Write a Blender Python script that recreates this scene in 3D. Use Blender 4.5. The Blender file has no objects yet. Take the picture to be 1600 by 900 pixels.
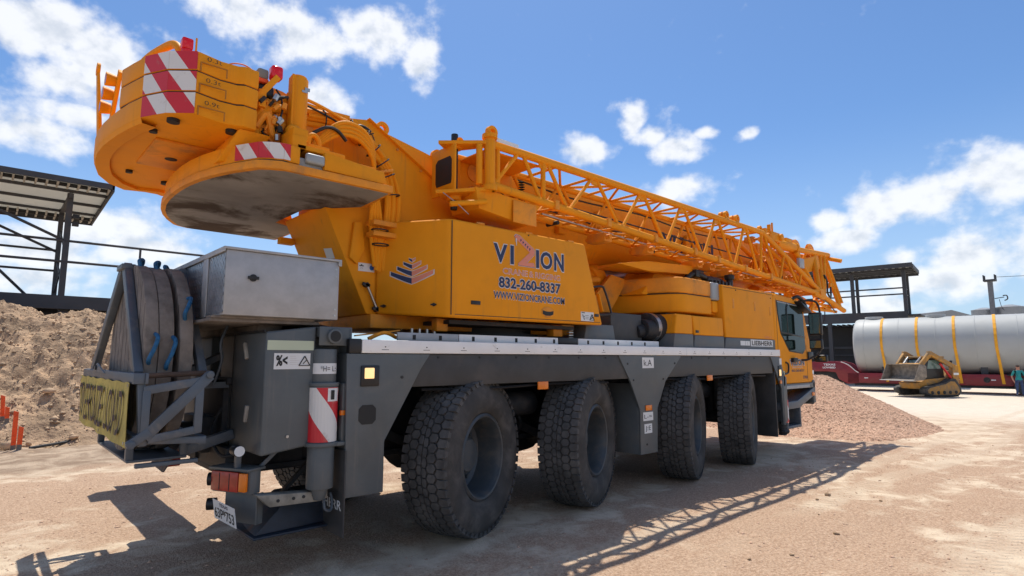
import bpy, bmesh, math, random
import numpy as np
from mathutils import Vector, Matrix, noise as mnoise
random.seed(7); rng = np.random.default_rng(7)
R = math.radians
sc = bpy.context.scene
col = sc.collection

# ------------------------------------------------------------------ camera
cam_d = bpy.data.cameras.new('camera'); cam = bpy.data.objects.new('camera', cam_d); col.objects.link(cam)
cam_d.sensor_width = 36; cam_d.lens = 20.32; cam_d.clip_end = 3000; cam_d.clip_start = 0.05
cam.location = (-3.486, -5.842, 1.72)
cam.rotation_euler = (R(90 + 7.0), 0, R(47.47 - 90))
sc.camera = cam

# ------------------------------------------------------------------ sun, sky, exposure
SUN_AZ, SUN_EL = 53.0, 67.0                 # sun stands ahead and to the left of the crane, high
sd = bpy.data.lights.new('sun', 'SUN'); so = bpy.data.objects.new('sun', sd); col.objects.link(so)
sd.energy = 3.75; sd.angle = R(0.53); sd.color = (1.0, 0.945, 0.85)
dirv = Vector((math.cos(R(SUN_EL))*math.cos(R(SUN_AZ)), math.cos(R(SUN_EL))*math.sin(R(SUN_AZ)), math.sin(R(SUN_EL))))
so.rotation_euler = (-dirv).to_track_quat('-Z', 'Y').to_euler()
so.location = (10, 20, 60)

w = bpy.data.worlds.new('World'); sc.world = w; w.use_nodes = True
nt = w.node_tree; nt.nodes.clear()
def N(tree, typ, **kw):
    n = tree.nodes.new(typ)
    for k, v in kw.items(): setattr(n, k, v)
    return n
def L(tree, a, b): tree.links.new(a, b)
def M(tree, op, a, b=None, c=None, clamp=False):
    n = tree.nodes.new('ShaderNodeMath'); n.operation = op; n.use_clamp = clamp
    for i, v in enumerate((a, b, c)):
        if v is None: continue
        if isinstance(v, (int, float)): n.inputs[i].default_value = v
        else: tree.links.new(v, n.inputs[i])
    return n.outputs[0]
def MIX(tree, fac, a, b, mode='MIX'):
    n = tree.nodes.new('ShaderNodeMix'); n.data_type = 'RGBA'; n.blend_type = mode
    for i, v in ((0, fac), (6, a), (7, b)):
        if isinstance(v, (int, float)): n.inputs[i].default_value = v
        elif isinstance(v, tuple): n.inputs[i].default_value = (*v[:3], 1)
        else: tree.links.new(v, n.inputs[i])
    return n.outputs[2]
def NOISE(tree, vec, scale, detail=4, rough=.55, dist=0.0):
    n = tree.nodes.new('ShaderNodeTexNoise'); n.inputs['Scale'].default_value = scale
    n.inputs['Detail'].default_value = detail; n.inputs['Roughness'].default_value = rough
    n.inputs['Distortion'].default_value = dist
    if vec is not None: tree.links.new(vec, n.inputs['Vector'])
    return n.outputs[0]
def RAMP(tree, fac, lo, hi, a=0.0, b=1.0):
    n = tree.nodes.new('ShaderNodeMapRange'); n.interpolation_type = 'SMOOTHSTEP'; n.clamp = True
    tree.links.new(fac, n.inputs[0])
    for i, v in ((1, lo), (2, hi), (3, a), (4, b)): n.inputs[i].default_value = v
    return n.outputs[0]

sky = N(nt, 'ShaderNodeTexSky', sky_type='NISHITA'); sky.sun_disc = False
sky.sun_elevation = R(SUN_EL); sky.sun_rotation = R(90 - SUN_AZ); sky.air_density = 1.0; sky.dust_density = 0.6; sky.ozone_density = 2.0
tc = N(nt, 'ShaderNodeTexCoord'); gen = tc.outputs['Generated']
sep = N(nt, 'ShaderNodeSeparateXYZ'); L(nt, gen, sep.inputs[0])
az = M(nt, 'ARCTAN2', sep.outputs[1], sep.outputs[0])
el = M(nt, 'ARCSINE', sep.outputs[2])
ae = N(nt, 'ShaderNodeCombineXYZ'); L(nt, az, ae.inputs[0]); L(nt, M(nt, 'MULTIPLY', el, 1.2), ae.inputs[1])
big = NOISE(nt, ae.outputs[0], 7.0, 3, .5)
det = NOISE(nt, ae.outputs[0], 21.0, 9, .54, .0)
# cumulus in view, last row unseen and enlarged for fill light: azimuth, elevation (degrees), half widths, weight
CLOUDS = [(88.5,24.6,6,3.0,1),(84.6,24,3.6,2.8,1),(86.5,21.6,4,2.0,.9),(73.5,29.8,6,2.4,1),(68,28.6,4.6,2.3,1),(61,30,5,2.4,1),(57,28.2,2.3,2.8,.95),
          (88.5,17,4.5,1.9,1),(86,18.8,3,1.2,.9),(83.8,10.8,4.6,1.9,1),(87.5,8.4,4,1.9,1),(80.3,9.4,4,1.8,1),(88,6,5,1.6,.9),(76,7.2,5,1.4,.8),
          (66,24,2.8,1.6,.9),(40,20.2,2.9,1.5,1),(35.1,22.8,1.5,1.8,1),(31.3,19.7,3,1.5,1),(33.5,21,2,1.6,.9),(31,16.2,3.3,1.5,1),(28.1,20.9,1.3,.65,.85),(24.4,20.4,1.1,.6,.85),
          (11,13,4,2.2,1),(14.5,12.6,3.2,1.9,1),(18,12,2.2,1.2,.95),(6,13.8,4,2.6,1),(1.5,14.2,5,3,1),(17,10.2,2.4,1.5,1),(8,7.9,4.5,2.1,1),(11,6.2,5,1.7,1),(2,8,6,3,1),(15.5,4.4,4,1.5,.9),(13.3,8.2,2,1,.8),(21,10.6,.9,.5,.6),(24,9,2,1.2,.5),
          (103,26,8,4,1),(108,12,9,3.2,1),(122,20,9,4,1),(140,29,11,5,1),(150,12,11,4,1),(172,22,12,5,1),(200,14,13,4.5,1),(215,31,14,6,1),(238,18,13,5.5,1),(262,28,14,6,1),(280,12,12,4.5,1),(300,26,12,5.5,1),(325,14,10,4,1),(340,28,9,4,1),(-9,20,6,3,.9),(-15,9,7,3,1),(45,50,12,7,1),(100,50,13,7,1),(170,54,15,8,1),(235,52,15,8,1),(300,52,15,8,1),(0,52,12,7,1)]  # outside the frame; sized up to add white fill to shaded sides
azel = N(nt, 'ShaderNodeCombineXYZ'); L(nt, az, azel.inputs[0]); L(nt, el, azel.inputs[1])
rmin = None
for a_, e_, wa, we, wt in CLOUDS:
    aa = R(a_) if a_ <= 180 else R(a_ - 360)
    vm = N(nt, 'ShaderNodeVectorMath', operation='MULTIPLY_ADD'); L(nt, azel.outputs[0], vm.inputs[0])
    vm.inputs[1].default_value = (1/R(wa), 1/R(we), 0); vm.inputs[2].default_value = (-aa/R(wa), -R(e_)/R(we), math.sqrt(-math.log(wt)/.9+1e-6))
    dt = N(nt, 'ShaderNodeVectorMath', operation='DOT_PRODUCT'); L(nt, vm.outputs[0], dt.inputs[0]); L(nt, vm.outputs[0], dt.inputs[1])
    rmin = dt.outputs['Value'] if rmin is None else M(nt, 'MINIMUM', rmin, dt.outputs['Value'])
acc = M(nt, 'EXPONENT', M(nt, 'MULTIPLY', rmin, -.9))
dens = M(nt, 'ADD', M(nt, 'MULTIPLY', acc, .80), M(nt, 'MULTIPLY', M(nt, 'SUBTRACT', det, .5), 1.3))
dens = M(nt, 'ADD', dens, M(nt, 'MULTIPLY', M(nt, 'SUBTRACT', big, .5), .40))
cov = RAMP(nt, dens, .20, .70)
# billows: the side of each puff away from the sun is a little greyer, and so is the thick base
sh_ = N(nt, 'ShaderNodeVectorMath', operation='ADD'); L(nt, ae.outputs[0], sh_.inputs[0]); sh_.inputs[1].default_value = (-.006, .028, 0)
det2 = NOISE(nt, sh_.outputs[0], 21.0, 6, .54, .0)
shade = RAMP(nt, M(nt, 'ADD', M(nt, 'SUBTRACT', det2, det), M(nt, 'MULTIPLY', M(nt, 'SUBTRACT', dens, .75), .35)), -.10, .22)
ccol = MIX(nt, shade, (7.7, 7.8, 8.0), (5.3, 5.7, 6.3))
skyc = MIX(nt, 1.0, sky.outputs[0], (.64, .84, 1.05), 'MULTIPLY')
haze = RAMP(nt, el, R(-2), R(22), .62, 0.0)
skyc = MIX(nt, haze, skyc, (4.5, 5.7, 7.2))
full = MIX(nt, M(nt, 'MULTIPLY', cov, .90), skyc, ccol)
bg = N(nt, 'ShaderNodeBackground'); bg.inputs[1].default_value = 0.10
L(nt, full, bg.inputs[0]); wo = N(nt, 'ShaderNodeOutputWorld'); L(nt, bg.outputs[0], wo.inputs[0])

sc.view_settings.view_transform = 'Standard'; sc.view_settings.look = 'None'
sc.view_settings.gamma = 1.0; sc.view_settings.exposure = 0.42; sc.view_settings.use_curve_mapping = False
sc.cycles.max_bounces = 6; sc.cycles.use_denoising = True

# ------------------------------------------------------------------ materials
MATS = {}
def mat(name, c, rough=.5, metal=0.0, var=.12, vscale=2.5, dirt=None, bump=None, coat=0.0, emit=None, alpha=None, spec=.5, trans=0.0, streak=None):
    m = bpy.data.materials.new(name); m.use_nodes = True; t = m.node_tree
    b = t.nodes['Principled BSDF']
    tc = t.nodes.new('ShaderNodeTexCoord'); v = tc.outputs['Object']
    base = (*c, 1)
    n1 = NOISE(t, v, vscale, 5, .6)
    f = RAMP(t, n1, .3, .7)
    lo = tuple(x*(1-var) for x in c); hi = tuple(min(1, x*(1+var)) for x in c)
    out = MIX(t, f, lo, hi)
    rr = M(t, 'ADD', M(t, 'MULTIPLY', n1, .25), rough-.12, clamp=True)
    if streak:                                # run-off streaks and a thin dust film
        mp = t.nodes.new('ShaderNodeMapping'); mp.inputs['Scale'].default_value = (9, 9, .55); L(t, v, mp.inputs[0])
        n4 = NOISE(t, mp.outputs[0], 1.6, 6, .7); n5 = NOISE(t, v, .9, 3, .5)
        sf = M(t, 'MULTIPLY', M(t, 'MULTIPLY', RAMP(t, n4, .52, .78), RAMP(t, n5, .38, .62)), streak[1]); out = MIX(t, sf, out, streak[0])
        n6 = NOISE(t, v, 26, 8, .75); out = MIX(t, M(t, 'MULTIPLY', RAMP(t, n6, .62, .72), streak[1]*.8), out, tuple(x*.55 for x in c))
        rr = M(t, 'ADD', rr, M(t, 'MULTIPLY', sf, .3), clamp=True)
    if dirt:                                  # (colour, amount, scale, lo, hi)
        dc, amt, ds, dl, dh = dirt
        n2 = NOISE(t, v, ds, 7, .65, .4)
        df = M(t, 'MULTIPLY', RAMP(t, n2, dl, dh), amt)
        out = MIX(t, df, out, dc)
        rr = M(t, 'ADD', rr, M(t, 'MULTIPLY', df, .35), clamp=True)
    L(t, out, b.inputs['Base Color']); L(t, rr, b.inputs['Roughness'])
    b.inputs['Metallic'].default_value = metal; b.inputs['Specular IOR Level'].default_value = spec
    if coat: b.inputs['Coat Weight'].default_value = coat; b.inputs['Coat Roughness'].default_value = .12
    if trans: b.inputs['Transmission Weight'].default_value = trans; b.inputs['IOR'].default_value = 1.3
    if emit:
        b.inputs['Emission Color'].default_value = (*emit[0], 1); b.inputs['Emission Strength'].default_value = emit[1]
    if bump:
        n3 = NOISE(t, v, bump[0], 6, .65); bn = t.nodes.new('ShaderNodeBump'); bn.inputs['Strength'].default_value = bump[1]
        bn.inputs['Distance'].default_value = bump[2] if len(bump) > 2 else .01
        L(t, n3, bn.inputs['Height']); L(t, bn.outputs[0], b.inputs['Normal'])
    MATS[name] = m; return m
DUST = (.42, .33, .25)
YEL = mat('yellow_paint', (.82, .305, .009), .56, var=.06, vscale=1.3, dirt=((.42, .19, .04), .35, 2.3, .54, .80), bump=(3.0, .05, .03), spec=.16, streak=((.34, .17, .06), .45))
YELD = mat('worn_yellow_paint', (.78, .282, .009), .6, var=.12, vscale=3, dirt=((.30, .17, .08), .6, 4.0, .48, .72), bump=(50, .05))
SLATE = mat('slate_paint', (.098, .113, .119), .5, var=.12, vscale=2, dirt=((.22, .19, .16), .35, 2.2, .45, .75), bump=(3.0, .05, .03), streak=((.24, .21, .18), .5))
SLATEL = mat('slate_rack_paint', (.085, .105, .128), .42, var=.15, vscale=3, dirt=((.25, .21, .17), .5, 5, .5, .72), bump=(50, .06))
DARK = mat('black_underframe', (.018, .019, .021), .65, var=.3, vscale=4, dirt=((.12, .10, .085), .5, 5, .5, .75))
DFEN = mat('charcoal_fender', (.045, .045, .045), .55, var=.2, vscale=3, dirt=((.14, .12, .10), .35, 2.2, .45, .75))
BLACK = mat('black_plastic', (.012, .012, .013), .45)
WHITE = mat('white_trim', (.84, .83, .80), .5, var=.05, dirt=((.34, .30, .25), .5, 7, .60, .74))
ALU = mat('aluminium_sheet', (.42, .42, .42), .55, metal=.5, var=.10, vscale=7, dirt=((.40, .40, .39), .5, 3, .45, .7), bump=(120, .05))
STEEL = mat('bare_steel', (.45, .45, .44), .35, metal=.9, var=.15, vscale=8)
CONC = mat('grey_underside', (.29, .275, .25), .85, var=.2, vscale=1.5, dirt=((.060, .036, .022), .95, 1.3, .46, .62), bump=(25, .15))
RUB = mat('tyre_rubber', (.045, .042, .039), .82, var=.25, vscale=5, dirt=((.155, .14, .125), .6, 4, .42, .72), bump=(70, .15))
TREAD = mat('tyre_tread_rubber', (.062, .060, .058), .8, var=.25, vscale=6, dirt=((.165, .155, .145), .6, 5, .40, .72), bump=(90, .15))
RIM = mat('rim_blue_grey', (.050, .060, .068), .45, var=.15, dirt=((.13, .11, .09), .55, 6, .45, .7))
WOOD = mat('weathered_wood', (.195, .168, .145), .9, var=.28, vscale=6, dirt=((.09, .07, .055), .6, 5, .5, .72), bump=(45, .4, .01))
ROPE = mat('blue_rope', (.015, .11, .24), .7, var=.3, vscale=30, bump=(200, .4))
RED = mat('red_marking', (.55, .018, .025), .35, var=.08)
REDL = mat('red_lens', (.55, .006, .012), .15, var=.1, emit=((.6, .01, .02), .12))
TAILR = mat('tail_lens_red', (.42, .05, .03), .2, var=.25, vscale=9)
TAILO = mat('tail_lens_amber', (.80, .20, .01), .2, var=.1)
LAMPW = mat('lit_marker_lens', (.9, .62, .30), .25, emit=((1.0, .62, .25), .75))
GLASS = mat('tinted_glass', (.010, .018, .016), .05, var=.1, spec=.35)
NAVY = mat('navy_print', (.012, .022, .085), .45, var=.06)
PINK = mat('salmon_print', (.72, .24, .15), .5, var=.06)
PALE = mat('pale_outline_print', (.62, .60, .58), .5, var=.06)
BLKP = mat('black_print', (.012, .012, .012), .6)
STICK = mat('white_sticker', (.72, .73, .72), .45, var=.05)
BLUEP = mat('blue_print', (.03, .16, .55), .45)
CREAM = mat('pale_green_sticker', (.52, .58, .42), .5, var=.06)
BANNER = mat('yellow_banner_cloth', (.50, .40, .10), .8, var=.15, vscale=5, dirt=((.24, .19, .07), .6, 4, .45, .7), bump=(30, .2))
BANK = mat('banner_lettering', (.07, .045, .04), .85, var=.2, vscale=12)
MAROON = mat('maroon_trailer_paint', (.22, .012, .020), .42, var=.15, vscale=1, dirt=((.16, .09, .07), .4, 2.2, .5, .75))
TANKM = mat('grey_white_tank', (.40, .41, .40), .55, var=.05, vscale=.6, dirt=((.40, .38, .34), .4, .5, .5, .75))
STRAP = mat('yellow_strap_web', (.80, .36, .015), .7, var=.1)
CATY = mat('loader_yellow', (.46, .21, .025), .6, var=.2, vscale=2, dirt=((.24, .17, .10), .9, 2.5, .38, .62))
MUD = mat('muddy_steel', (.24, .20, .16), .85, var=.3, vscale=5, bump=(30, .2))
DKSTEEL = mat('dark_structural_steel', (.045, .048, .055), .6, var=.2, vscale=1, dirt=((.13, .09, .07), .4, 1.5, .5, .75))
ROOFW = mat('pale_roof_sheet', (.70, .68, .62), .6, var=.08, vscale=.8)
DKWALL = mat('dark_shed_wall', (.030, .030, .032), .8, var=.25, vscale=.5)
GALV = mat('galvanised_sheet', (.26, .27, .28), .5, metal=.4, var=.1, vscale=.3)
ORANGE = mat('orange_stake_paint', (.85, .10, .015), .6, var=.15, vscale=10)
TEAL = mat('teal_shirt', (.02, .24, .25), .9, var=.15, vscale=6)
JEANS = mat('blue_denim', (.035, .06, .14), .9, var=.2, vscale=8)
SKIN = mat('skin', (.45, .22, .15), .6)
HAIR = mat('dark_hair', (.05, .03, .02), .8)

def _translucent(m, amt):                    # thin sheeting that lets some daylight through
    t = m.node_tree; b = t.nodes['Principled BSDF']; o = t.nodes['Material Output']; tr = t.nodes.new('ShaderNodeBsdfTranslucent'); tr.inputs[0].default_value = (.72,.70,.64,1)
    mx = t.nodes.new('ShaderNodeMixShader'); mx.inputs[0].default_value = amt; L(t, b.outputs[0], mx.inputs[1]); L(t, tr.outputs[0], mx.inputs[2]); L(t, mx.outputs[0], o.inputs[0])
_translucent(ROOFW, .45)
def uvstripe(name, pitch=.30, duty=.5, a=(.58, .018, .03), bcol=(.70, .69, .66)):
    m = bpy.data.materials.new(name); m.use_nodes = True; t = m.node_tree; b = t.nodes['Principled BSDF']
    uv = t.nodes.new('ShaderNodeUVMap'); s = t.nodes.new('ShaderNodeSeparateXYZ'); L(t, uv.outputs[0], s.inputs[0])
    q = M(t, 'FRACT', M(t, 'MULTIPLY', M(t, 'ADD', s.outputs[0], M(t, 'MULTIPLY', s.outputs[1], .75)), 1/pitch))
    f = M(t, 'LESS_THAN', q, duty)
    tc = t.nodes.new('ShaderNodeTexCoord'); n = NOISE(t, tc.outputs['Object'], 9, 6, .7)
    cc = MIX(t, f, bcol, a)
    cc = MIX(t, M(t, 'MULTIPLY', RAMP(t, n, .55, .75), .5), cc, (.33, .24, .18))
    L(t, cc, b.inputs['Base Color']); b.inputs['Roughness'].default_value = .4
    return m
STRIPE = uvstripe('red_white_stripes', .33)
STRIPE2 = uvstripe('red_white_stripes_small', .42)

# aluminium tread plate: raised lozenges as fine relief
DIA = mat('aluminium_tread_plate', (.42, .44, .47), .38, metal=.8, var=.1, vscale=5)
def _dia():
    t = DIA.node_tree; b = t.nodes['Principled BSDF']; tc = t.nodes.new('ShaderNodeTexCoord')
    s = t.nodes.new('ShaderNodeSeparateXYZ'); L(t, tc.outputs['Object'], s.inputs[0])
    u = M(t, 'MULTIPLY', s.outputs[1], 15.0); v = M(t, 'MULTIPLY', s.outputs[2], 15.0)
    h = None
    for a, c, off in ((1, 1, 0.0), (1, -1, .5)):
        uu = M(t, 'SUBTRACT', M(t, 'FRACT', M(t, 'ADD', u, off)), .5); vv = M(t, 'SUBTRACT', M(t, 'FRACT', M(t, 'ADD', v, off)), .5)
        p = M(t, 'ADD', uu, M(t, 'MULTIPLY', vv, c)); q = M(t, 'SUBTRACT', uu, M(t, 'MULTIPLY', vv, c))
        e = M(t, 'ADD', M(t, 'MULTIPLY', M(t, 'MULTIPLY', p, p), 4.0), M(t, 'MULTIPLY', M(t, 'MULTIPLY', q, q), 40.0))
        g = M(t, 'SUBTRACT', 1.0, e, clamp=True)
        h = g if h is None else M(t, 'MAXIMUM', h, g)
    bn = t.nodes.new('ShaderNodeBump'); bn.inputs['Strength'].default_value = 1.0; bn.inputs['Distance'].default_value = .05
    L(t, h, bn.inputs['Height']); L(t, bn.outputs[0], b.inputs['Normal'])
_dia()

# ------------------------------------------------------------------ mesh helpers
def V(*a): return Vector(a)
class MB:
    """collects shapes; build() links them as one mesh object"""
    def __init__(s): s.v = []; s.f = []; s.m = []; s.uv = {}; s.cur = 0
    def add(s, vs, fs):
        o = len(s.v); s.v += [tuple(p) for p in vs]
        for f in fs: s.f.append(tuple(i+o for i in f)); s.m.append(s.cur)
        return s
    def box(s, a, b):
        x0, y0, z0 = (min(a[i], b[i]) for i in range(3)); x1, y1, z1 = (max(a[i], b[i]) for i in range(3))
        return s.add([(x0,y0,z0),(x1,y0,z0),(x1,y1,z0),(x0,y1,z0),(x0,y0,z1),(x1,y0,z1),(x1,y1,z1),(x0,y1,z1)],
                     [(0,3,2,1),(4,5,6,7),(0,1,5,4),(1,2,6,5),(2,3,7,6),(3,0,4,7)])
    def hexa(s, lo, hi):                      # lower and upper polygon loops of equal length
        n = len(lo); vs = list(lo)+list(hi)
        fs = [tuple(reversed(range(n))), tuple(range(n, 2*n))]+[(i, (i+1) % n, n+(i+1) % n, n+i) for i in range(n)]
        return s.add(vs, fs)
    def bar(s, p, q, wd, h=None, up=(0,0,1)):
        p, q = Vector(p), Vector(q); d = (q-p).normalized(); h = h or wd; u = Vector(up)
        if abs(d.dot(u)) > .98: u = Vector((1,0,0))
        a = d.cross(u).normalized(); b = a.cross(d).normalized(); a = a*wd/2; b = b*h/2
        return s.add([p-a-b, p+a-b, p+a+b, p-a+b, q-a-b, q+a-b, q+a+b, q-a+b],
                     [(0,1,2,3),(7,6,5,4),(1,0,4,5),(2,1,5,6),(3,2,6,7),(0,3,7,4)])
    def tube(s, p, q, r, n=10, r2=None, caps=True):
        p, q = Vector(p), Vector(q); d = (q-p).normalized(); r2 = r if r2 is None else r2
        u = Vector((0,0,1)) if abs(d.z) < .9 else Vector((1,0,0)); a = d.cross(u).normalized(); b = d.cross(a)
        vs = [p+(a*math.cos(t)+b*math.sin(t))*r for t in [2*math.pi*i/n for i in range(n)]]+[q+(a*math.cos(t)+b*math.sin(t))*r2 for t in [2*math.pi*i/n for i in range(n)]]
        fs = [(i, n+i, n+(i+1) % n, (i+1) % n) for i in range(n)]
        if caps: fs += [tuple(range(n)), tuple(reversed(range(n, 2*n)))]
        return s.add(vs, fs)
    def path(s, pts, r, n=8, smooth=5):
        pts = [Vector(p) for p in pts]
        if smooth and len(pts) > 2:
            P_ = [pts[0]]+pts+[pts[-1]]; o = []
            for i in range(1, len(P_)-2):
                for k in range(smooth):
                    t = k/smooth; a, b, c, d = P_[i-1], P_[i], P_[i+1], P_[i+2]
                    o.append(.5*((2*b)+(c-a)*t+(2*a-5*b+4*c-d)*t*t+(3*b-a-3*c+d)*t**3))
            o.append(pts[-1]); pts = o
        ref = None; vs = []
        for i, p in enumerate(pts):
            d = (pts[min(i+1, len(pts)-1)]-pts[max(i-1, 0)]).normalized()
            if ref is None: ref = d.cross(Vector((0,0,1)) if abs(d.z) < .9 else Vector((1,0,0))).normalized()
            ref = (ref-d*ref.dot(d)).normalized(); b = d.cross(ref)
            vs += [p+(ref*math.cos(2*math.pi*k/n)+b*math.sin(2*math.pi*k/n))*r for k in range(n)]
        fs = [(i*n+k, i*n+(k+1) % n, (i+1)*n+(k+1) % n, (i+1)*n+k) for i in range(len(pts)-1) for k in range(n)]
        fs += [tuple(reversed(range(n))), tuple(range((len(pts)-1)*n, len(pts)*n))]
        return s.add(vs, fs)
    def prism(s, poly, axis, a, b):
        n = len(poly)
        def mk(p, h): return {'x': (h, p[0], p[1]), 'y': (p[0], h, p[1]), 'z': (p[0], p[1], h)}[axis]
        ar = sum(poly[i][0]*poly[(i+1) % n][1]-poly[(i+1) % n][0]*poly[i][1] for i in range(n))
        if (ar > 0) == (axis == 'y'): poly = poly[::-1]
        lo, hi = min(a, b), max(a, b)
        return s.hexa([mk(p, lo) for p in poly], [mk(p, hi) for p in poly])
    def lathe(s, prof, c, axis='z', n=24, closed=False):
        vs = []; m = len(prof); c = Vector(c)
        for i in range(n):
            t = 2*math.pi*i/n; cs, sn = math.cos(t), math.sin(t)
            for r, h in prof:
                vs.append(c+Vector({'z': (r*cs, r*sn, h), 'y': (r*sn, h, r*cs), 'x': (h, r*cs, r*sn)}[axis]))
        fs = []
        for i in range(n):
            j = (i+1) % n
            for k in range(m-1 if not closed else m):
                l = (k+1) % m; fs.append((i*m+k, j*m+k, j*m+l, i*m+l))
        return s.add(vs, fs)
    def blob(s, c, r, n=10, m=6):
        prof = [(max(1e-4, math.sin(math.pi*k/m)), -math.cos(math.pi*k/m)) for k in range(m+1)]
        o = len(s.v); s.lathe(prof, (0,0,0), 'z', n)
        for i in range(o, len(s.v)):
            p = s.v[i]; s.v[i] = (c[0]+p[0]*r[0], c[1]+p[1]*r[1], c[2]+p[2]*r[2])
        return s
    def build(s, name, m, parent=None, bev=0, seg=2, sharp=35, ang=.5):
        me = bpy.data.meshes.new(name); me.from_pydata(s.v, [], s.f)
        ms = m if isinstance(m, (list, tuple)) else [m]
        for q in ms: me.materials.append(q)
        if len(ms) > 1: me.polygons.foreach_set('material_index', s.m)
        bm = bmesh.new(); bm.from_mesh(me)
        bmesh.ops.recalc_face_normals(bm, faces=bm.faces)
        if bev:
            es = [e for e in bm.edges if len(e.link_faces) == 2 and e.calc_face_angle(0) > ang]
            bmesh.ops.bevel(bm, geom=es, offset=bev, segments=seg, affect='EDGES', profile=.5, clamp_overlap=True)
        bm.to_mesh(me); bm.free()
        me.shade_smooth(); me.set_sharp_from_angle(angle=R(sharp))
        o = bpy.data.objects.new(name, me); col.objects.link(o)
        if parent is not None: o.parent = parent
        return o
def empty(name, loc=(0,0,0), rz=0.0):
    o = bpy.data.objects.new(name, None); col.objects.link(o); o.location = loc; o.rotation_euler = (0,0,rz); o.empty_display_size = .3
    return o
def tag(o, label=None, cat=None, group=None, kind=None):
    for k, v in (('label', label), ('category', cat), ('group', group), ('kind', kind)):
        if v: o[k] = v
    return o
def copy_tree(o, parent=None):
    c = o.copy(); col.objects.link(c); c.parent = parent
    for ch in list(o.children): copy_tree(ch, c)
    return c
def quads_uv(name, quads, m, parent):
    """quads: list of (4 points, 4 uv pairs)"""
    vs = []; fs = []; uvs = []
    for p, uv in quads:
        o = len(vs); vs += [tuple(q) for q in p]; fs.append((o, o+1, o+2, o+3)); uvs += uv
    me = bpy.data.meshes.new(name); me.from_pydata(vs, [], fs); me.materials.append(m)
    l = me.uv_layers.new(name='UVMap')
    for i, u in enumerate(uvs): l.data[i].uv = u
    o = bpy.data.objects.new(name, me); col.objects.link(o); o.parent = parent; return o
def text(name, s, m, parent, org, xd, yd, wd, ht, bold=0.0, ext=.0015, shear=0.0, res=3):
    """flat lettering fitted to a box of width wd and height ht whose lower left corner is org"""
    cu = bpy.data.curves.new('lettering', 'FONT'); cu.body = s; cu.size = 1; cu.offset = bold; cu.extrude = 0; cu.shear = shear
    cu.resolution_u = res
    ob = bpy.data.objects.new('lettering', cu); col.objects.link(ob)
    dg = bpy.context.evaluated_depsgraph_get(); dg.update()
    me = bpy.data.meshes.new_from_object(ob.evaluated_get(dg))
    bpy.data.objects.remove(ob); bpy.data.curves.remove(cu)
    n = len(me.vertices); a = np.empty(n*3); me.vertices.foreach_get('co', a); a = a.reshape(-1, 3)
    lo, hi = a.min(0), a.max(0)
    u = (a[:, 0]-lo[0])/(hi[0]-lo[0])*wd; v = (a[:, 1]-lo[1])/(hi[1]-lo[1])*ht
    xd, yd = np.array(xd, float), np.array(yd, float); nd = np.cross(xd, yd)
    p = np.array(org)+u[:, None]*xd+v[:, None]*yd+nd*ext
    me.vertices.foreach_set('co', p.ravel()); me.update()
    me.materials.clear(); me.materials.append(m)
    o = bpy.data.objects.new(name, me); col.objects.link(o); o.parent = parent; return o
XP, XN, YP, YN, ZP = (1,0,0), (-1,0,0), (0,1,0), (0,-1,0), (0,0,1)
def fnoise(x, y, s, seed=0.0):
    return mnoise.noise(Vector((x*s+seed, y*s-seed*.7, seed)))

def each(name, m, parent, fns, bev=0):
    """alike pieces, each an object of its own"""
    o = []
    for fn in fns:
        b = MB(); fn(b); o.append(b.build(name, m, parent, bev=bev))
    return o

# ================================================================== MOBILE CRANE (x forward, y to its left, z up; rear axle near x = 0.2)
crane = tag(empty('mobile_crane', (0, 0, 0)), 'yellow four-axle mobile crane with folded lattice jib and slate grey carrier', 'crane')

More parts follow.
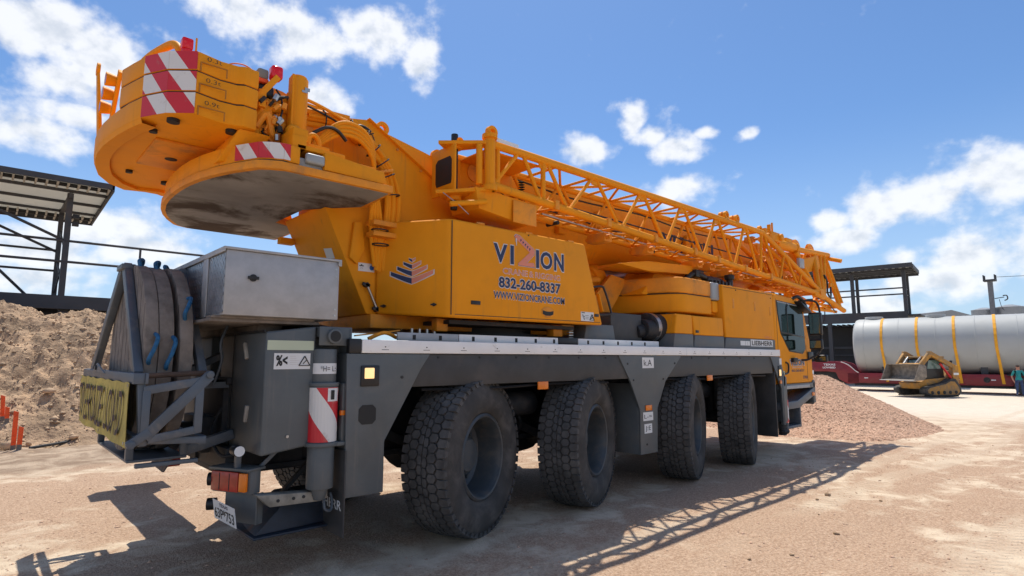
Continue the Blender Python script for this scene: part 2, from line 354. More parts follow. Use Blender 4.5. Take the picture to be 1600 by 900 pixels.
# ---------------- carrier frame
b = MB(); b.box((-1.9,-.42,.78), (7.2,.42,1.55)); b.box((-1.9,-.50,1.50), (7.2,.50,1.56)); b.box((-1.9,-.50,.74), (7.2,.50,.80))
b.box((7.2,-.9,.75), (8.3,.9,1.2))
b.build('chassis_frame', DARK, crane, bev=.012)
b = MB(); b.box((-1.16,-1.335,1.80), (7.18,1.335,1.872)); b.build('deck_plate', DFEN, crane)
for sgn in (-1, 1):
    y0, y1 = sgn*1.337, sgn*1.372
    for xa, xb in ((-1.10, 4.02), (4.026, 7.19)):
        b = MB(); b.box((xa, y0, 1.77), (xb, y1, 1.884)); b.box((xa, y0-sgn*.05, 1.872), (xb, y0+sgn*.001, 1.884))
        o = b.build('deck_edge_trim', WHITE, crane, bev=.006)
        r = MB(); x = xa+.22
        while x < xb:
            r.tube((x, y1-sgn*.002, 1.825), (x, y1+sgn*.004, 1.825), .006, 6); r.bar((x-.035, y1+sgn*.0005, 1.80), (x+.035, y1+sgn*.0005, 1.80), .002, .004); x += .43
        r.build('trim_rivets', DARK, o)['kind'] = 'stuff'
    b = MB(); b.box((-1.215, sgn*1.30, 1.768), (-1.102, sgn*1.365, 1.89)); b.build('deck_corner_cap', BLACK, crane, bev=.008)
    # wheel-arch panels: dark upper strip, grey plates that reach down between the wheels
    b = MB(); b.box((-.62, sgn*1.31, 1.47), (6.9, sgn*1.345, 1.766)); b.build('fender_strip', DFEN, crane, bev=.006)
    b = MB(); b.prism([(-1.21,.60),(-1.23,1.765),(-.40,1.765),(-.50,1.63),(-.86,1.02),(-.86,.60)], 'y', sgn*1.335, sgn*1.36)
    p = b.build('side_panel', SLATE, crane, bev=.005)
    b = MB(); b.box((-1.20, sgn*1.30, .60), (-1.17, sgn*.98, 1.765)); b.build('panel_flange', SLATE, p, bev=.004)
    b = MB(); b.prism([(2.44,1.765),(3.90,1.765),(3.48,1.42),(3.27,1.07),(3.24,.50),(2.86,.50),(2.87,1.07),(2.68,1.43)], 'y', sgn*1.335, sgn*1.362)
    b.box((2.86, sgn*1.335, .50), (2.885, sgn*.85, 1.4)); b.build('side_panel', SLATE, crane, bev=.005)
    b = MB(); b.prism([(6.80,1.765),(7.19,1.765),(7.42,1.27),(7.40,.62),(7.22,.55),(7.20,1.2)], 'y', sgn*1.335, sgn*1.362)
    b.build('side_panel', SLATE, crane, bev=.005)
    b = MB(); b.box((6.98, sgn*.82, .36), (7.01, sgn*1.34, 1.5)); b.build('mud_flap', DFEN, crane, bev=.004)
b = MB(); b.box((-1.105,-1.375,1.49), (-.93,-1.358,1.665)); lm = b.build('side_marker_lamp', BLACK, crane, bev=.01)
b = MB(); b.box((-1.075,-1.386,1.555), (-.985,-1.374,1.645)); b.build('lens', LAMPW, lm, bev=.008)
b = MB(); rr = .03
b.hexa(*[[( -1.03+dx*.08, yy, 1.255+dz*.08) for dx, dz in ((-1,-.6),(-.6,-1),(.6,-1),(1,-.6),(1,.6),(.6,1),(-.6,1),(-1,.6))] for yy in (-1.3635, -1.35)])
b.build('access_hole', BLKP, crane)
b = MB(); b.tube((-.70,-1.352,1.56), (-.70,-1.366,1.56), .014, 8); b.build('bolt', DARK, crane)
for xx, zz in ((1.02,1.435), (4.62,1.44)):
    b = MB(); b.box((xx,-1.352,zz-.045), (xx+.16,-1.335,zz+.04)); mk = b.build('amber_marker', TAILO, crane, bev=.006)
b = MB(); b.box((2.98,-1.378,1.05), (3.12,-1.362,1.12)); b.build('amber_marker', TAILO, crane, bev=.006)
b = MB(); b.box((2.94,-1.366,1.60), (3.20,-1.3625,1.74)); s = b.build('warning_sticker', STICK, crane)
text('pictogram', 'k.A', BLKP, s, (2.97,-1.3665,1.63), XP, ZP, .18, .08)
b = MB(); b.box((2.93,-1.366,.92), (3.15,-1.3625,1.03)); s = b.build('warning_sticker', STICK, crane); text('pictogram', 'L-=', BLKP, s, (2.95,-1.3665,.95), XP, ZP, .17, .05)
b = MB(); b.box((2.95,-1.366,.76), (3.12,-1.3625,.88)); s = b.build('warning_sticker', STICK, crane); text('pictogram', 'J:E', BLKP, s, (2.97,-1.3665,.78), XP, ZP, .12, .075)
for xx, zz in ((2.62,1.66),(3.72,1.66),(2.74,1.45),(3.42,1.45),(3.0,.62)):
    b = MB(); b.tube((xx,-1.36,zz), (xx,-1.368,zz), .013, 8); b.build('bolt', DARK, crane)
# front panel fittings
b = MB(); b.box((7.08,-1.376,1.38), (7.20,-1.36,1.60)); o = b.build('side_marker_lamp', BLACK, crane, bev=.008)
b = MB(); b.box((7.10,-1.384,1.42), (7.17,-1.375,1.53)); b.build('lens', LAMPW, o, bev=.006)
b = MB(); b.box((7.12,-1.376,1.28), (7.20,-1.36,1.34)); b.build('amber_marker', TAILO, crane, bev=.005)

# ---------------- axles and wheels (all turned in crab steering)
AX = [.22, 1.98, 4.27, 6.02]; STEER = 21.0
for i, x in enumerate(AX):
    b = MB(); b.tube((x,-.92,.74), (x,.92,.74), .11, 14); b.lathe([(.02,-.25),(.24,-.2),(.30,0),(.24,.2),(.02,.25)], (x,0,.78), 'y', 16)
    for sg in (-1, 1):
        b.tube((x, sg*.62, .74), (x, sg*.62, 1.45), .07, 10); b.bar((x-.55, sg*.5, .95), (x, sg*.62, .70), .07, .09)
    b.build('axle', DARK, crane)
def make_wheel():
    Rt = .745; hw = .215
    h = MB()
    # rim: outer flange, deep dish, hub (outer side is -y)
    prof = [(.405,-.145),(.412,-.165),(.392,-.178),(.376,-.172),(.366,-.15),(.352,-.12),(.346,-.05),(.335,.05),(.30,.075),(.20,.085),(.165,.085),(.165,-.015),(.15,-.03),(.001,-.035)]
    h.lathe(prof, (0,0,0), 'y', 40)
    h.lathe([(.405,-.145),(.40,.0),(.40,.15),(.40,.175),(.34,.17),(.34,.05)], (0,0,0), 'y', 32)
    for k in range(10):
        t = 2*math.pi*k/10; c = (.255*math.sin(t), .085, .255*math.cos(t)); h.tube(c, (c[0], .045, c[2]), .02, 6)
    h.v = [(x, y*1.18-.012, z) for x, y, z in h.v]
    root = h.build('wheel', RIM, crane, sharp=28)
    t = MB()
    pr = [(.405,-.15),(.43,-.185),(.50,-.212),(.58,-.216),(.64,-.205),(.685,-.192),(.715,-.172),(.722,-.12),(.726,0),(.722,.12),(.715,.172),(.685,.192),(.64,.205),(.58,.216),(.50,.212),(.43,.185),(.405,.15)]
    t.lathe(pr, (0,0,0), 'y', 72); t.v = [(x, y*1.2, z) for x, y, z in t.v]; t.build('tyre', RUB, root, sharp=40)
    d = MB(); n = 54; pit = 2*math.pi/n
    def blk(poly, ro, ri=.722):                # poly: (angle, y) corners of one tread block
        top = []; bot = []
        for a, y in poly:
            dr = -.05*(y/.2)**4*.35
            top.append(((ro+dr)*math.sin(a), y, (ro+dr)*math.cos(a))); bot.append(((ri-.006)*math.sin(a), y, (ri-.006)*math.cos(a)))
        d.hexa(bot, top)
    for k in range(n):
        for sg in (-1, 1):
            a = (k+(.25 if sg > 0 else .0))*pit; g = .43*pit
            yc = sg*.084; hwid = .036
            blk([(a-g, yc-hwid*.55), (a-g*.25, yc-hwid), (a+g*.25, yc-hwid), (a+g, yc-hwid*.55), (a+g, yc+hwid*.55), (a+g*.3, yc+hwid), (a-g*.3, yc+hwid), (a-g, yc+hwid*.55)], Rt)
            a2 = a+pit*.5; yc = sg*.0225; hwid = .0185
            blk([(a2-g, yc-hwid*.8), (a2, yc-hwid*1.1), (a2+g, yc-hwid*.5), (a2+g, yc+hwid*.8), (a2, yc+hwid*1.15), (a2-g, yc+hwid*.5)], Rt)
            a3 = a+pit*.5; yi, yo = sg*.127, sg*.196
            g3 = .455*pit
            blk([(a3-g3, yi+sg*.010), (a3, yi-sg*.004), (a3+g3, yi+sg*.010), (a3+g3*.8, yo), (a3-g3*.8, yo)], Rt)
            # side lugs on the shoulder
            vs = []
            for aa in (a3-g3*.62, a3+g3*.62):
                for rr_, yy in ((.735, sg*.186), (.690, sg*.200), (.690, sg*.185), (.712, sg*.168)):
                    vs.append((rr_*math.sin(aa), yy, rr_*math.cos(aa)))
            d.add(vs, [(0,1,2,3), (7,6,5,4), (0,4,5,1), (1,5,6,2), (2,6,7,3), (3,7,4,0)])
    d.v = [(x, y*1.2, z) for x, y, z in d.v]
    d.build('tread_blocks', TREAD, root, sharp=25)
    return root
wh = make_wheel(); first = True
for x in AX:
    for sg in (-1, 1):
        o = wh if first else copy_tree(wh, crane); first = False
        o.location = (x-(.38 if sg > 0 and x < 1 else 0), sg*1.105, .757); o.scale = (1.025, 1.0, 1.025)
        o.rotation_euler = (0, random.uniform(0, 6.28) if sg < 0 else 0, R(STEER)+(math.pi if sg > 0 else 0)); o.rotation_mode = 'XYZ'

# ---------------- rear outrigger housings, jacks and pads
for sgn in (-1, 1):
    b = MB(); b.hexa([(-1.855, sgn*1.255, .985), (-1.455, sgn*1.255, 1.035), (-1.455, sgn*.15, 1.035), (-1.855, sgn*.15, .985)],
                     [(-1.855, sgn*1.255, 1.93), (-1.455, sgn*1.255, 1.985), (-1.455, sgn*.15, 1.985), (-1.855, sgn*.15, 1.93)])
    hb = b.build('outrigger_housing', SLATE, crane, bev=.018, seg=3)
    b = MB(); b.box((-1.44, sgn*1.30, 1.90), (-1.16, sgn*1.05, 1.985)); b.box((-1.185, sgn*1.31, 1.0), (-1.165, sgn*1.0, 1.97)); b.box((-1.45, sgn*1.12, 1.0), (-1.18, sgn*1.09, 1.97))
    b.prism([(-1.45,1.985),(-1.17,1.985),(-1.17,1.78),(-1.22,1.83),(-1.45,1.83)], 'y', sgn*1.305, sgn*1.29)
    b.tube((-1.33, sgn*1.29, 1.905), (-1.33, sgn*1.345, 1.905), .062, 20); b.build('jack_bracket', SLATE, crane, bev=.006)
b = MB(); b.tube((-1.33,-1.346,1.905), (-1.33,-1.349,1.905), .045, 18); b.build('bracket_pipe_bore', BLKP, crane)
JX, JY = -1.375, -1.245
def jack(x, y, dz=0.0):
    b = MB(); b.tube((x,y,1.50+dz), (x,y,1.80+dz), .098, 28); j = b.build('outrigger_jack', SLATE, crane, bev=.006)
    b = MB(); b.tube((x,y,1.60+dz), (x,y,1.685+dz), .0995, 28, caps=False); b.build('jack_sticker', STICK, j)
    b = MB(); b.tube((x,y,1.055+dz), (x,y,1.50+dz), .118, 32); b.tube((x,y,1.50+dz), (x,y,1.53+dz), .126, 32); b.build('jack_sleeve', SLATE, j, bev=.004)
    q = []; n = 28; r = .1195
    for i in range(n):
        t0, t1 = 2*math.pi*i/n, 2*math.pi*(i+1)/n
        p0 = (x+r*math.cos(t0), y+r*math.sin(t0)); p1 = (x+r*math.cos(t1), y+r*math.sin(t1)); u0, u1 = r*t0, r*t1
        q.append(([(*p0,1.06+dz), (*p1,1.06+dz), (*p1,1.49+dz), (*p0,1.49+dz)], [(u0+.06,0), (u1+.06,0), (u1+.06,.43), (u0+.06,.43)]))
    quads_uv('stripe_marking', q, STRIPE2, j)
    b = MB(); b.tube((x,y,1.025+dz), (x,y,1.055+dz), .135, 24); b.box((x+.05,y-.10,1.02+dz), (x+.2,y+.02,1.05+dz)); b.build('jack_collar', SLATE, j, bev=.003)
    b = MB(); b.tube((x,y,.69+dz), (x,y,1.03+dz), .106, 28); b.tube((x,y,.60+dz), (x,y,.69+dz), .045, 16, r2=.07); b.build('jack_foot_tube', SLATE, j, bev=.008)
    return j
j1 = jack(JX, JY)
b = MB(); t0 = R(-88); 
for sx in (0,):
    n = 6; vs = []
    for i in range(n+1):
        t = R(-96+i*9); vs += [(JX+.1205*math.cos(t), JY+.1205*math.sin(t), 1.38), (JX+.1205*math.cos(t), JY+.1205*math.sin(t), 1.485)]
    b.add(vs, [(2*i, 2*i+2, 2*i+3, 2*i+1) for i in range(n)])
st = b.build('number_sticker', STICK, j1)
text('number', '1', BLKP, st, (JX+.012, JY-.1225, 1.395), XP, ZP, .03, .075, bold=.03)
text('jack_pictogram', '*H= L:', BLKP, j1, (JX-.075, JY-.1, 1.62), XP, ZP, .13, .045)
b = MB(); b.box((-1.24,-1.32,1.02), (-1.17,-1.23,1.52)); b.build('jack_guard', SLATE, crane, bev=.01)
b = MB(); b.box((-1.255,-1.33,1.26), (-1.20,-1.3,1.30)); b.build('amber_marker', TAILO, crane, bev=.004)
# mud flap with lettering, folded support pad, pad rail
b = MB(); b.box((-1.225,-1.375,.30), (-1.212,-.70,.98)); fl = b.build('mud_flap', DFEN, crane, bev=.003)
text('lettering', 'LIEBHERR', STICK, fl, (-1.2262,-.78,.50), YN, ZP, .56, .075, bold=.02)
b = MB(); b.prism([(-1.86,.70),(-1.30,.655),(-1.30,.60),(-1.36,.585),(-1.76,.60)], 'y', -1.24, -1.12); rl = b.build('pad_rail', mat('primer_rail', (.26, .24, .20), .7, var=.3, vscale=9), crane, bev=.004)
each('bolt', DARK, rl, [lambda b, x=x: b.tube((x,-1.235,.64), (x,-1.246,.64), .013, 8) for x in (-1.70,-1.58,-1.50,-1.42)])
b = MB(); b.path([(-1.32,-1.22,.60),(-1.32,-1.24,.52),(-1.27,-1.24,.50),(-1.25,-1.22,.56),(-1.26,-1.2,.63)], .012, 8); b.build('shackle', SLATEL, crane)
b = MB(); b.hexa([(-1.80,-1.06,.36), (-1.16,-1.02,.36), (-1.10,-.38,.33), (-1.74,-.38,.33)], [(-1.52,-1.0,.60), (-1.25,-.98,.60), (-1.22,-.62,.60), (-1.50,-.62,.60)])
b.box((-1.82,-1.10,.335), (-1.10,-.34,.355)); b.build('support_pad', mat('dark_blue_pad', (.020, .030, .048), .55, var=.3, vscale=5, dirt=((.16, .08, .05), .6, 4, .55, .7)), crane, bev=.008)
b = MB(); b.bar((-1.60,-.8,.5), (-1.22,-.9,.95), .08, .03); b.build('pad_linkage', DARK, crane)
# the far rear outrigger is run out to the left, its jack standing clear of the ground
b = MB(); b.box((-1.80,1.25,1.02), (-1.42,3.45,1.36)); b.build('outrigger_beam', SLATE, crane, bev=.015)
b = MB(); b.box((-1.98,3.42,.97), (-1.30,3.80,1.42)); b.build('outrigger_beam_head', SLATE, crane, bev=.02)
jack(-1.6, 3.62, -.05)
b = MB(); b.hexa([(-1.9,3.35,.42), (-1.3,3.35,.42), (-1.3,3.9,.42), (-1.9,3.9,.42)], [(-1.75,3.5,.54), (-1.45,3.5,.54), (-1.45,3.75,.54), (-1.75,3.75,.54)]); b.build('support_pad', DARK, crane, bev=.01)

# rear housing details
b = MB(); b.box((-1.845,-1.259,1.79), (-1.475,-1.2565,1.865)); b.build('reflective_sticker', CREAM, crane)
b = MB(); b.box((-1.79,-1.259,1.64), (-1.50,-1.2565,1.765)); s = b.build('warning_sticker', STICK, crane)
text('pictogram', '%<', BLKP, s, (-1.775,-1.2595,1.665), XP, ZP, .09, .085, bold=.04)
def tri(y, cx, cz, h, parent, nm='warning_triangle'):
    b = MB(); w_ = h*.6; k = .62
    for pa, pb in (((-1,0),(1,0)), ((1,0),(0,1.75)), ((0,1.75),(-1,0))):
        b.bar((cx+pa[0]*w_, y, cz+pa[1]*w_*.95), (cx+pb[0]*w_, y, cz+pb[1]*w_*.95), .006, .012, up=(0,1,0))
    b.bar((cx-.012, y, cz+h*.2), (cx+.014, y, cz+h*.55), .004, .016, up=(0,1,0))
    return b.build(nm, BLKP, parent)
tri(-1.2600, -1.548, 1.668, .075, s)
b = MB()
for k in range(5): b.box((-1.665,-1.2598,1.675+k*.016), (-1.665+(.075,.06,.075,.05,.045)[k],-1.2592,1.679+k*.016))
b.build('fine_print', PALE, s)['kind'] = 'stuff'
b = MB(); b.tube((-1.66,-1.256,1.12), (-1.66,-1.266,1.12), .012, 8); b.build('bolt', STEEL, crane)
for yy, zz, tl in ((-.86,1.78,.55), (-.92,1.28,-.25)):
    b = MB(); b.bar((-1.868, yy-.03*tl, zz-.06), (-1.868, yy+.09*tl, zz+.07), .028, .03); b.build('housing_latch', mat('pale_latch_steel', (.42,.39,.34), .6, var=.2, vscale=12), crane, bev=.006)
b = MB(); b.box((-1.862,-.52,1.0), (-1.857,-.50,1.93)); b.box((-1.866,-1.24,1.93), (-1.855,-.15,1.945)); b.build('housing_seam', DARK, crane)
b = MB(); b.box((-1.84,-.48,.78), (-1.2,.48,1.5)); b.box((-2.02,-.30,.92), (-1.84,.30,1.22)); b.tube((-2.02,0,1.08), (-2.12,0,1.08), .09, 16); b.path([(-1.9,-.4,1.3),(-2.0,-.5,1.1),(-1.98,-.7,.95),(-1.9,-.8,.95)], .015)
b.box((-1.95,-.75,.84), (-1.86,-.25,1.0)); b.box((-1.93,.2,.80), (-1.86,.9,.98)); b.build('rear_cross_member', DARK, crane, bev=.01)

# tail lamp cluster with hood, bracket and number plate; it is turned a little outwards
tA, tB = Vector((-2.05,-.84,0)), Vector((-1.895,-1.165,0)); tdir = (tB-tA).normalized(); tnor = Vector((tdir.y, -tdir.x, 0)); tlen = (tB-tA).length
if tnor.x > 0: tnor = -tnor
def tq(u0, u1, d0, d1, z0, z1):             # along the cluster, outwards from it, height
    f = lambda u, d_, z: tuple(tA+tdir*u+tnor*d_+Vector((0,0,z)))
    return [f(u0,d0,z0), f(u1,d0,z0), f(u1,d1,z0), f(u0,d1,z0)], [f(u0,d0,z1), f(u1,d0,z1), f(u1,d1,z1), f(u0,d1,z1)]
b = MB(); b.hexa(*tq(-.03,tlen+.02,-.14,.035,.872,.892)); b.hexa(*tq(-.02,tlen+.012,-.10,-.004,.70,.872)); b.build('tail_lamp_housing', SLATE, crane, bev=.005)
b = MB(); b.hexa(*tq(0,.275,-.002,.032,.715,.862)); tl = b.build('tail_lamp', TAILR, crane, bev=.008)
each('lens_rib', DARK, tl, [lambda b, u=u: b.hexa(*tq(u-.003,u+.003,.03,.0345,.725,.852)) for u in (.09,.19)])
b = MB(); b.hexa(*tq(.283,.348,-.002,.032,.72,.858)); b.build('indicator_lamp', TAILO, crane, bev=.008)
b = MB(); b.hexa(*tq(.06,tlen+.03,-.075,-.06,.47,.70)); b.hexa(*tq(tlen+.015,tlen+.03,-.12,-.05,.47,.70)); b.build('plate_bracket', SLATE, crane, bev=.004)
pn = Vector((-.93,-.2,-.22)).normalized(); pu = pn.cross(Vector((.22,-.96,0))).normalized(); pu = pu if pu.z > 0 else -pu
pc = Vector((-2.035,-1.08,.575)); xw = (Vector((.22,-.96,-.12))).normalized(); pu = (pu-xw*pu.dot(xw)).normalized()
hw_, hh_ = .152, .078
b = MB(); b.hexa([pc-xw*hw_-pu*hh_-pn*.003, pc+xw*hw_-pu*hh_-pn*.003, pc+xw*hw_+pu*hh_-pn*.003, pc-xw*hw_+pu*hh_-pn*.003], [pc-xw*hw_-pu*hh_, pc+xw*hw_-pu*hh_, pc+xw*hw_+pu*hh_, pc-xw*hw_+pu*hh_]); pl = b.build('number_plate', STICK, crane)
sgn_ = 1 if Vector(xw).cross(pu).dot(pn) > 0 else -1
text('plate_lettering', '63P*753', BLKP, pl, tuple(pc-xw*.135-pu*.058), tuple(xw), tuple(pu), .27, .085, bold=.012, ext=.002*sgn_)
text('plate_state', 'TEXAS', NAVY, pl, tuple(pc-xw*.06+pu*.040), tuple(xw), tuple(pu), .12, .026, bold=.02, ext=.002*sgn_)
b = MB(); b.tube((-2.08,-.80,.60), (-2.02,-.83,.60), .045, 14); b.build('plate_lamp', BLACK, crane)
b = MB(); b.tube((-1.98,-1.06,1.03), (-1.98,-1.17,1.03), .042, 16); wl = b.build('work_lamp', BLACK, crane, bev=.006)
b = MB(); b.tube((-1.98,-1.17,1.03), (-1.98,-1.176,1.03), .038, 16); b.build('lens', STICK, wl)
each('lamp_bracket', SLATEL, crane, [lambda b: b.bar((-1.95,-1.05,.88), (-1.95,-1.05,1.04), .05, .04), lambda b: b.bar((-1.90,-1.0,.74), (-1.65,-1.1,1.02), .03, .03)], .005)
b = MB(); b.tube((-2.08,-.80,.79), (-2.03,-.83,.79), .05, 14); b.build('side_reflector', BLACK, crane)
# the left tail lamp and a dangling flap, seen below the rack
b = MB(); b.box((-2.1,.60,.69), (-1.95,1.08,.86)); b.build('tail_lamp', TAILR, crane, bev=.012)
b = MB(); b.hexa([(-2.30,-.32,.80), (-2.30,.12,.82), (-2.285,.12,.82), (-2.285,-.32,.80)], [(-2.16,-.32,1.05), (-2.16,.12,1.05), (-2.145,.12,1.05), (-2.145,-.32,1.05)]); b.build('rear_flap', mat('worn_marker_plate', (.16,.13,.12), .7, var=.4, vscale=12, dirt=((.35,.05,.05), .8, 9, .58, .66)), crane)

# ---------------- aluminium tool chest across the rear
TC = crane
b = MB(); b.box((-2.185,-1.275,2.045), (-1.285,1.25,2.535)); ch = b.build('tool_chest', ALU, crane, bev=.006)
b = MB(); b.box((-2.205,-1.29,2.537), (-1.27,1.265,2.556)); b.box((-2.205,-1.29,2.515), (-2.195,1.265,2.54)); b.box((-1.30,-1.29,2.50), (-1.27,-1.277,2.54)); b.build('lid', ALU, ch, bev=.003)
b = MB(); b.box((-2.189,-1.268,2.06), (-2.1865,1.24,2.51)); b.build('tread_plate_face', DIA, ch)
b = MB(); b.box((-2.20,-.865,2.045), (-2.19,-.735,2.53)); b.build('chest_strap', ALU, ch, bev=.003)
b = MB(); b.tube((-1.985,-1.275,2.335), (-1.985,-1.284,2.335), .028, 16); b.bar((-2.025,-1.287,2.335), (-1.945,-1.287,2.335), .012, .022); b.build('latch', DARK, ch)
for x, z in ((-1.315,2.47),(-1.315,2.41),(-1.315,2.13),(-1.315,2.08)):
    b = MB(); b.tube((x,-1.275,z), (x,-1.279,z), .009, 8); b.build('rivet', STEEL, ch)
b = MB(); b.box((-2.25,-1.18,2.0), (-1.4,1.18,2.025)); b.box((-2.24,-1.2,2.025), (-1.45,-1.05,2.045)); b.box((-1.80,-.9,1.93), (-1.6,.9,2.0)); b.build('chest_tray', WOOD, crane, bev=.004)
b = MB(); b.hexa([(-1.52,-1.1,1.985), (-1.2,-1.1,1.985), (-1.2,1.1,1.985), (-1.52,1.1,1.985)], [(-1.6,-.9,2.04), (-1.35,-.9,2.04), (-1.35,.9,2.04), (-1.6,.9,2.04)]); b.build('chest_support', DARK, crane)

# ---------------- rear rack for the outrigger mats
def rack_parts():
    b = MB()
    for yy in (-1.08, 1.08):
        b.bar((-2.635,yy,1.16), (-2.20,yy,1.13), .05, .05); b.bar((-2.635,yy,1.56), (-2.60,yy,1.12), .06, .05)
    b.bar((-2.635,-1.10,1.16), (-2.635,1.42,1.16), .05, .07); b.bar((-2.22,-1.10,1.13), (-2.22,1.10,1.13), .05, .06)
    b.bar((-2.22,-.6,1.0), (-1.86,-.6,1.1), .08, .08); b.bar((-2.22,.6,1.0), (-1.86,.6,1.1), .08, .08)
    b.bar((-2.62,-1.0,.975), (-2.22,-1.0,.975), .04, .03); b.box((-2.62,-.7,.955), (-2.22,.7,.975))
    for yy in (-.66, .66): b.bar((-2.60,yy,.97), (-2.60,yy,1.16), .05, .05); b.bar((-2.24,yy,.97), (-2.24,yy,1.16), .05, .05)
    rk = b.build('mat_rack', SLATEL, crane, bev=.006)
    b = MB(); b.bar((-2.655,-1.14,1.585), (-2.655,1.42,1.585), .07, .075); b.bar((-2.62,-1.12,1.585), (-2.60,-1.12,1.585), .06, .075)
    b.prism([(.05,1.60),(.75,1.60),(.62,1.66),(.50,1.685),(.38,1.66)], 'x', -2.70, -2.685); b.build('rack_top_bar', SLATEL, rk, bev=.005)
    b = MB(); b.tube((-2.71,.50,1.645), (-2.675,.50,1.645), .022, 12); b.build('hole', BLKP, rk)
    for x, w_ in ((-2.625,.095), (-2.20,.085)):
        b = MB(); b.bar((x,-.90,1.60), (x,-.12,2.49), w_, .06, up=(1,0,0)); b.build('rack_leg', SLATEL, rk, bev=.008)
        b = MB(); b.bar((x,1.22,1.60), (x,-.02,2.49), w_, .06, up=(1,0,0)); b.build('rack_leg', SLATEL, rk, bev=.008)
        b = MB(); b.box((x-.05,-.2,2.46), (x+.05,.04,2.505)); b.build('rack_leg_cap', SLATEL, rk, bev=.006)
    b = MB(); b.tube((-2.60,-1.0,1.60), (-2.2,-1.0,1.615), .02, 10); b.build('rack_tie_rod', mat('rusty_rod', (.10,.06,.04), .8, var=.3, vscale=9), rk)
    # cut-out side gate: frame with a diagonal
    for yy in (-1.115, 1.115):
        a, c, d_, e = (-2.585,1.185), (-2.275,1.20), (-2.275,1.545), (-2.585,1.52)
        b = MB(); th = .022
        cnt = [0]
        def bb(p, q, wd): cnt[0] += 1; b.bar((p[0],yy,p[1]), (q[0],yy,q[1]), th+.0022*cnt[0], wd, up=(0,0,1) if abs(p[0]-q[0]) > .1 else (1,0,0))
        bb((-2.62,1.50), (-2.22,1.565), .06); bb((-2.575,1.165), (-2.24,1.215), .055); bb((-2.60,1.17), (-2.60,1.50), .05); bb((-2.265,1.19), (-2.265,1.56), .055)
        bb((-2.60,1.18), (-2.20,1.60), .075); bb((-2.69,1.13), (-2.57,1.22), .06)
        g = b.build('rack_gate', SLATEL, rk, bev=.004)
        b = MB()
        for x, z in ((-2.205,1.605), (-2.675,1.14)): b.tube((x,yy-.03,z), (x,yy+.03,z), .028, 14)
        b.build('pivot_pin', SLATEL, g, bev=.004)
    return rk
rack_parts()
b = MB(); b.bar((-2.2,-.45,1.62), (-1.9,-.3,1.75), .05, .05); b.bar((-2.2,-.45,1.5), (-1.87,-.45,1.5), .05, .05); b.path([(-1.95,-.6,2.0),(-2.0,-.62,1.85),(-1.98,-.6,1.7),(-2.02,-.55,1.5)], .012); b.build('rack_stay', SLATEL, crane)

# rows of fasteners, cable runs and hinges on the carrier side
for k in range(14):
    x = -.3+k*.5
    if 2.4 < x < 3.95: continue
    b = MB(); b.tube((x,-1.342,1.735), (x,-1.352,1.735), .011, 8); b.build('bolt', DARK, crane)
for x0, x1 in ((-.45,2.3), (3.6,6.7)):
    b = MB(); b.path([(x0,-1.29,1.44),(x0+(x1-x0)*.3,-1.295,1.425),(x0+(x1-x0)*.65,-1.29,1.445),(x1,-1.295,1.43)], .014, 6); b.build('brake_line', BLACK, crane)
for x in (.95,1.2,3.2,3.45,5.1,5.3):
    b = MB(); b.path([(x,-.6,1.4),(x+.05,-.7,1.15),(x+.12,-.75,.98),(x+.1,-.7,.85)], .022, 8); b.build('brake_hose', BLACK, crane)
for x in (1.1,5.15):
    b = MB(); b.tube((x-.35,-.78,1.2), (x+.35,-.78,1.2), .14, 20); b.build('air_tank', DARK, crane, bev=.02)

# ================================================================== superstructure
# ---------------- slewing ring and deck fittings under it
b = MB(); b.tube((1.15,0,1.88), (1.15,0,2.14), .78, 48); b.tube((1.15,0,1.95), (1.15,0,2.02), .86, 48); b.build('slewing_ring', DARK, crane)
b = MB(); b.box((-.62,-.62,2.03), (2.5,.62,2.17)); b.build('turntable_plate', YELD, crane, bev=.01)
b = MB(); b.box((.0,-1.1,2.075), (1.9,-.63,2.115)); b.build('housing_floor', DARK, crane)
each('housing_mount', YELD, crane, [lambda b: b.box((1.62,-1.02,1.99), (1.78,-.9,2.13)), lambda b: b.box((-.08,-1.0,2.0), (.06,-.9,2.13))], .01)
for xa, xb in ((-.66,.04),(.05,1.50),(1.86,3.58)):
    b = MB(); b.box((xa,-1.205,1.884), (xb,-1.185,1.965)); gr = b.build('deck_guard_rail', WHITE if xa > 0 else ALU, crane, bev=.004)
    x = xa+.18
    while x < xb-.05:
        b = MB(); b.box((x-.017,-1.2075,1.90), (x+.017,-1.2045,1.945)); x += .30; b.build('rail_slot', BLKP, gr)
b = MB(); b.box((1.51,-1.21,1.885), (1.85,-1.18,1.97)); b.build('deck_hinge', BLACK, crane, bev=.01)
b = MB()
for k in range(6): b.box((1.9,-1.02,1.90+k*.035), (1.98,-.98,1.915+k*.035))
for k in range(4): b.box((-.35+k*.09,-.95,1.90), (-.33+k*.09,-.93,2.02))
b.build('deck_grating', STEEL, crane)['kind'] = 'stuff'
b = MB(); b.path([(-.9,-1.1,1.9),(-.75,-1.12,1.96),(-.6,-1.08,1.92)], .018); b.bar((-.98,-1.0,1.93), (-.55,-1.05,1.99), .05, .012); b.build('deck_chain_guard', YELD, crane)
b = MB(); b.prism([(2.05,1.884),(2.72,1.884),(2.66,2.16),(2.12,2.16)], 'y', -1.12, -.9); b.build('deck_locker', SLATE, crane, bev=.01)
b = MB(); b.box((2.70,-1.05,1.884), (3.4,.9,2.34)); b.build('hydraulic_tank', DFEN, crane, bev=.01)

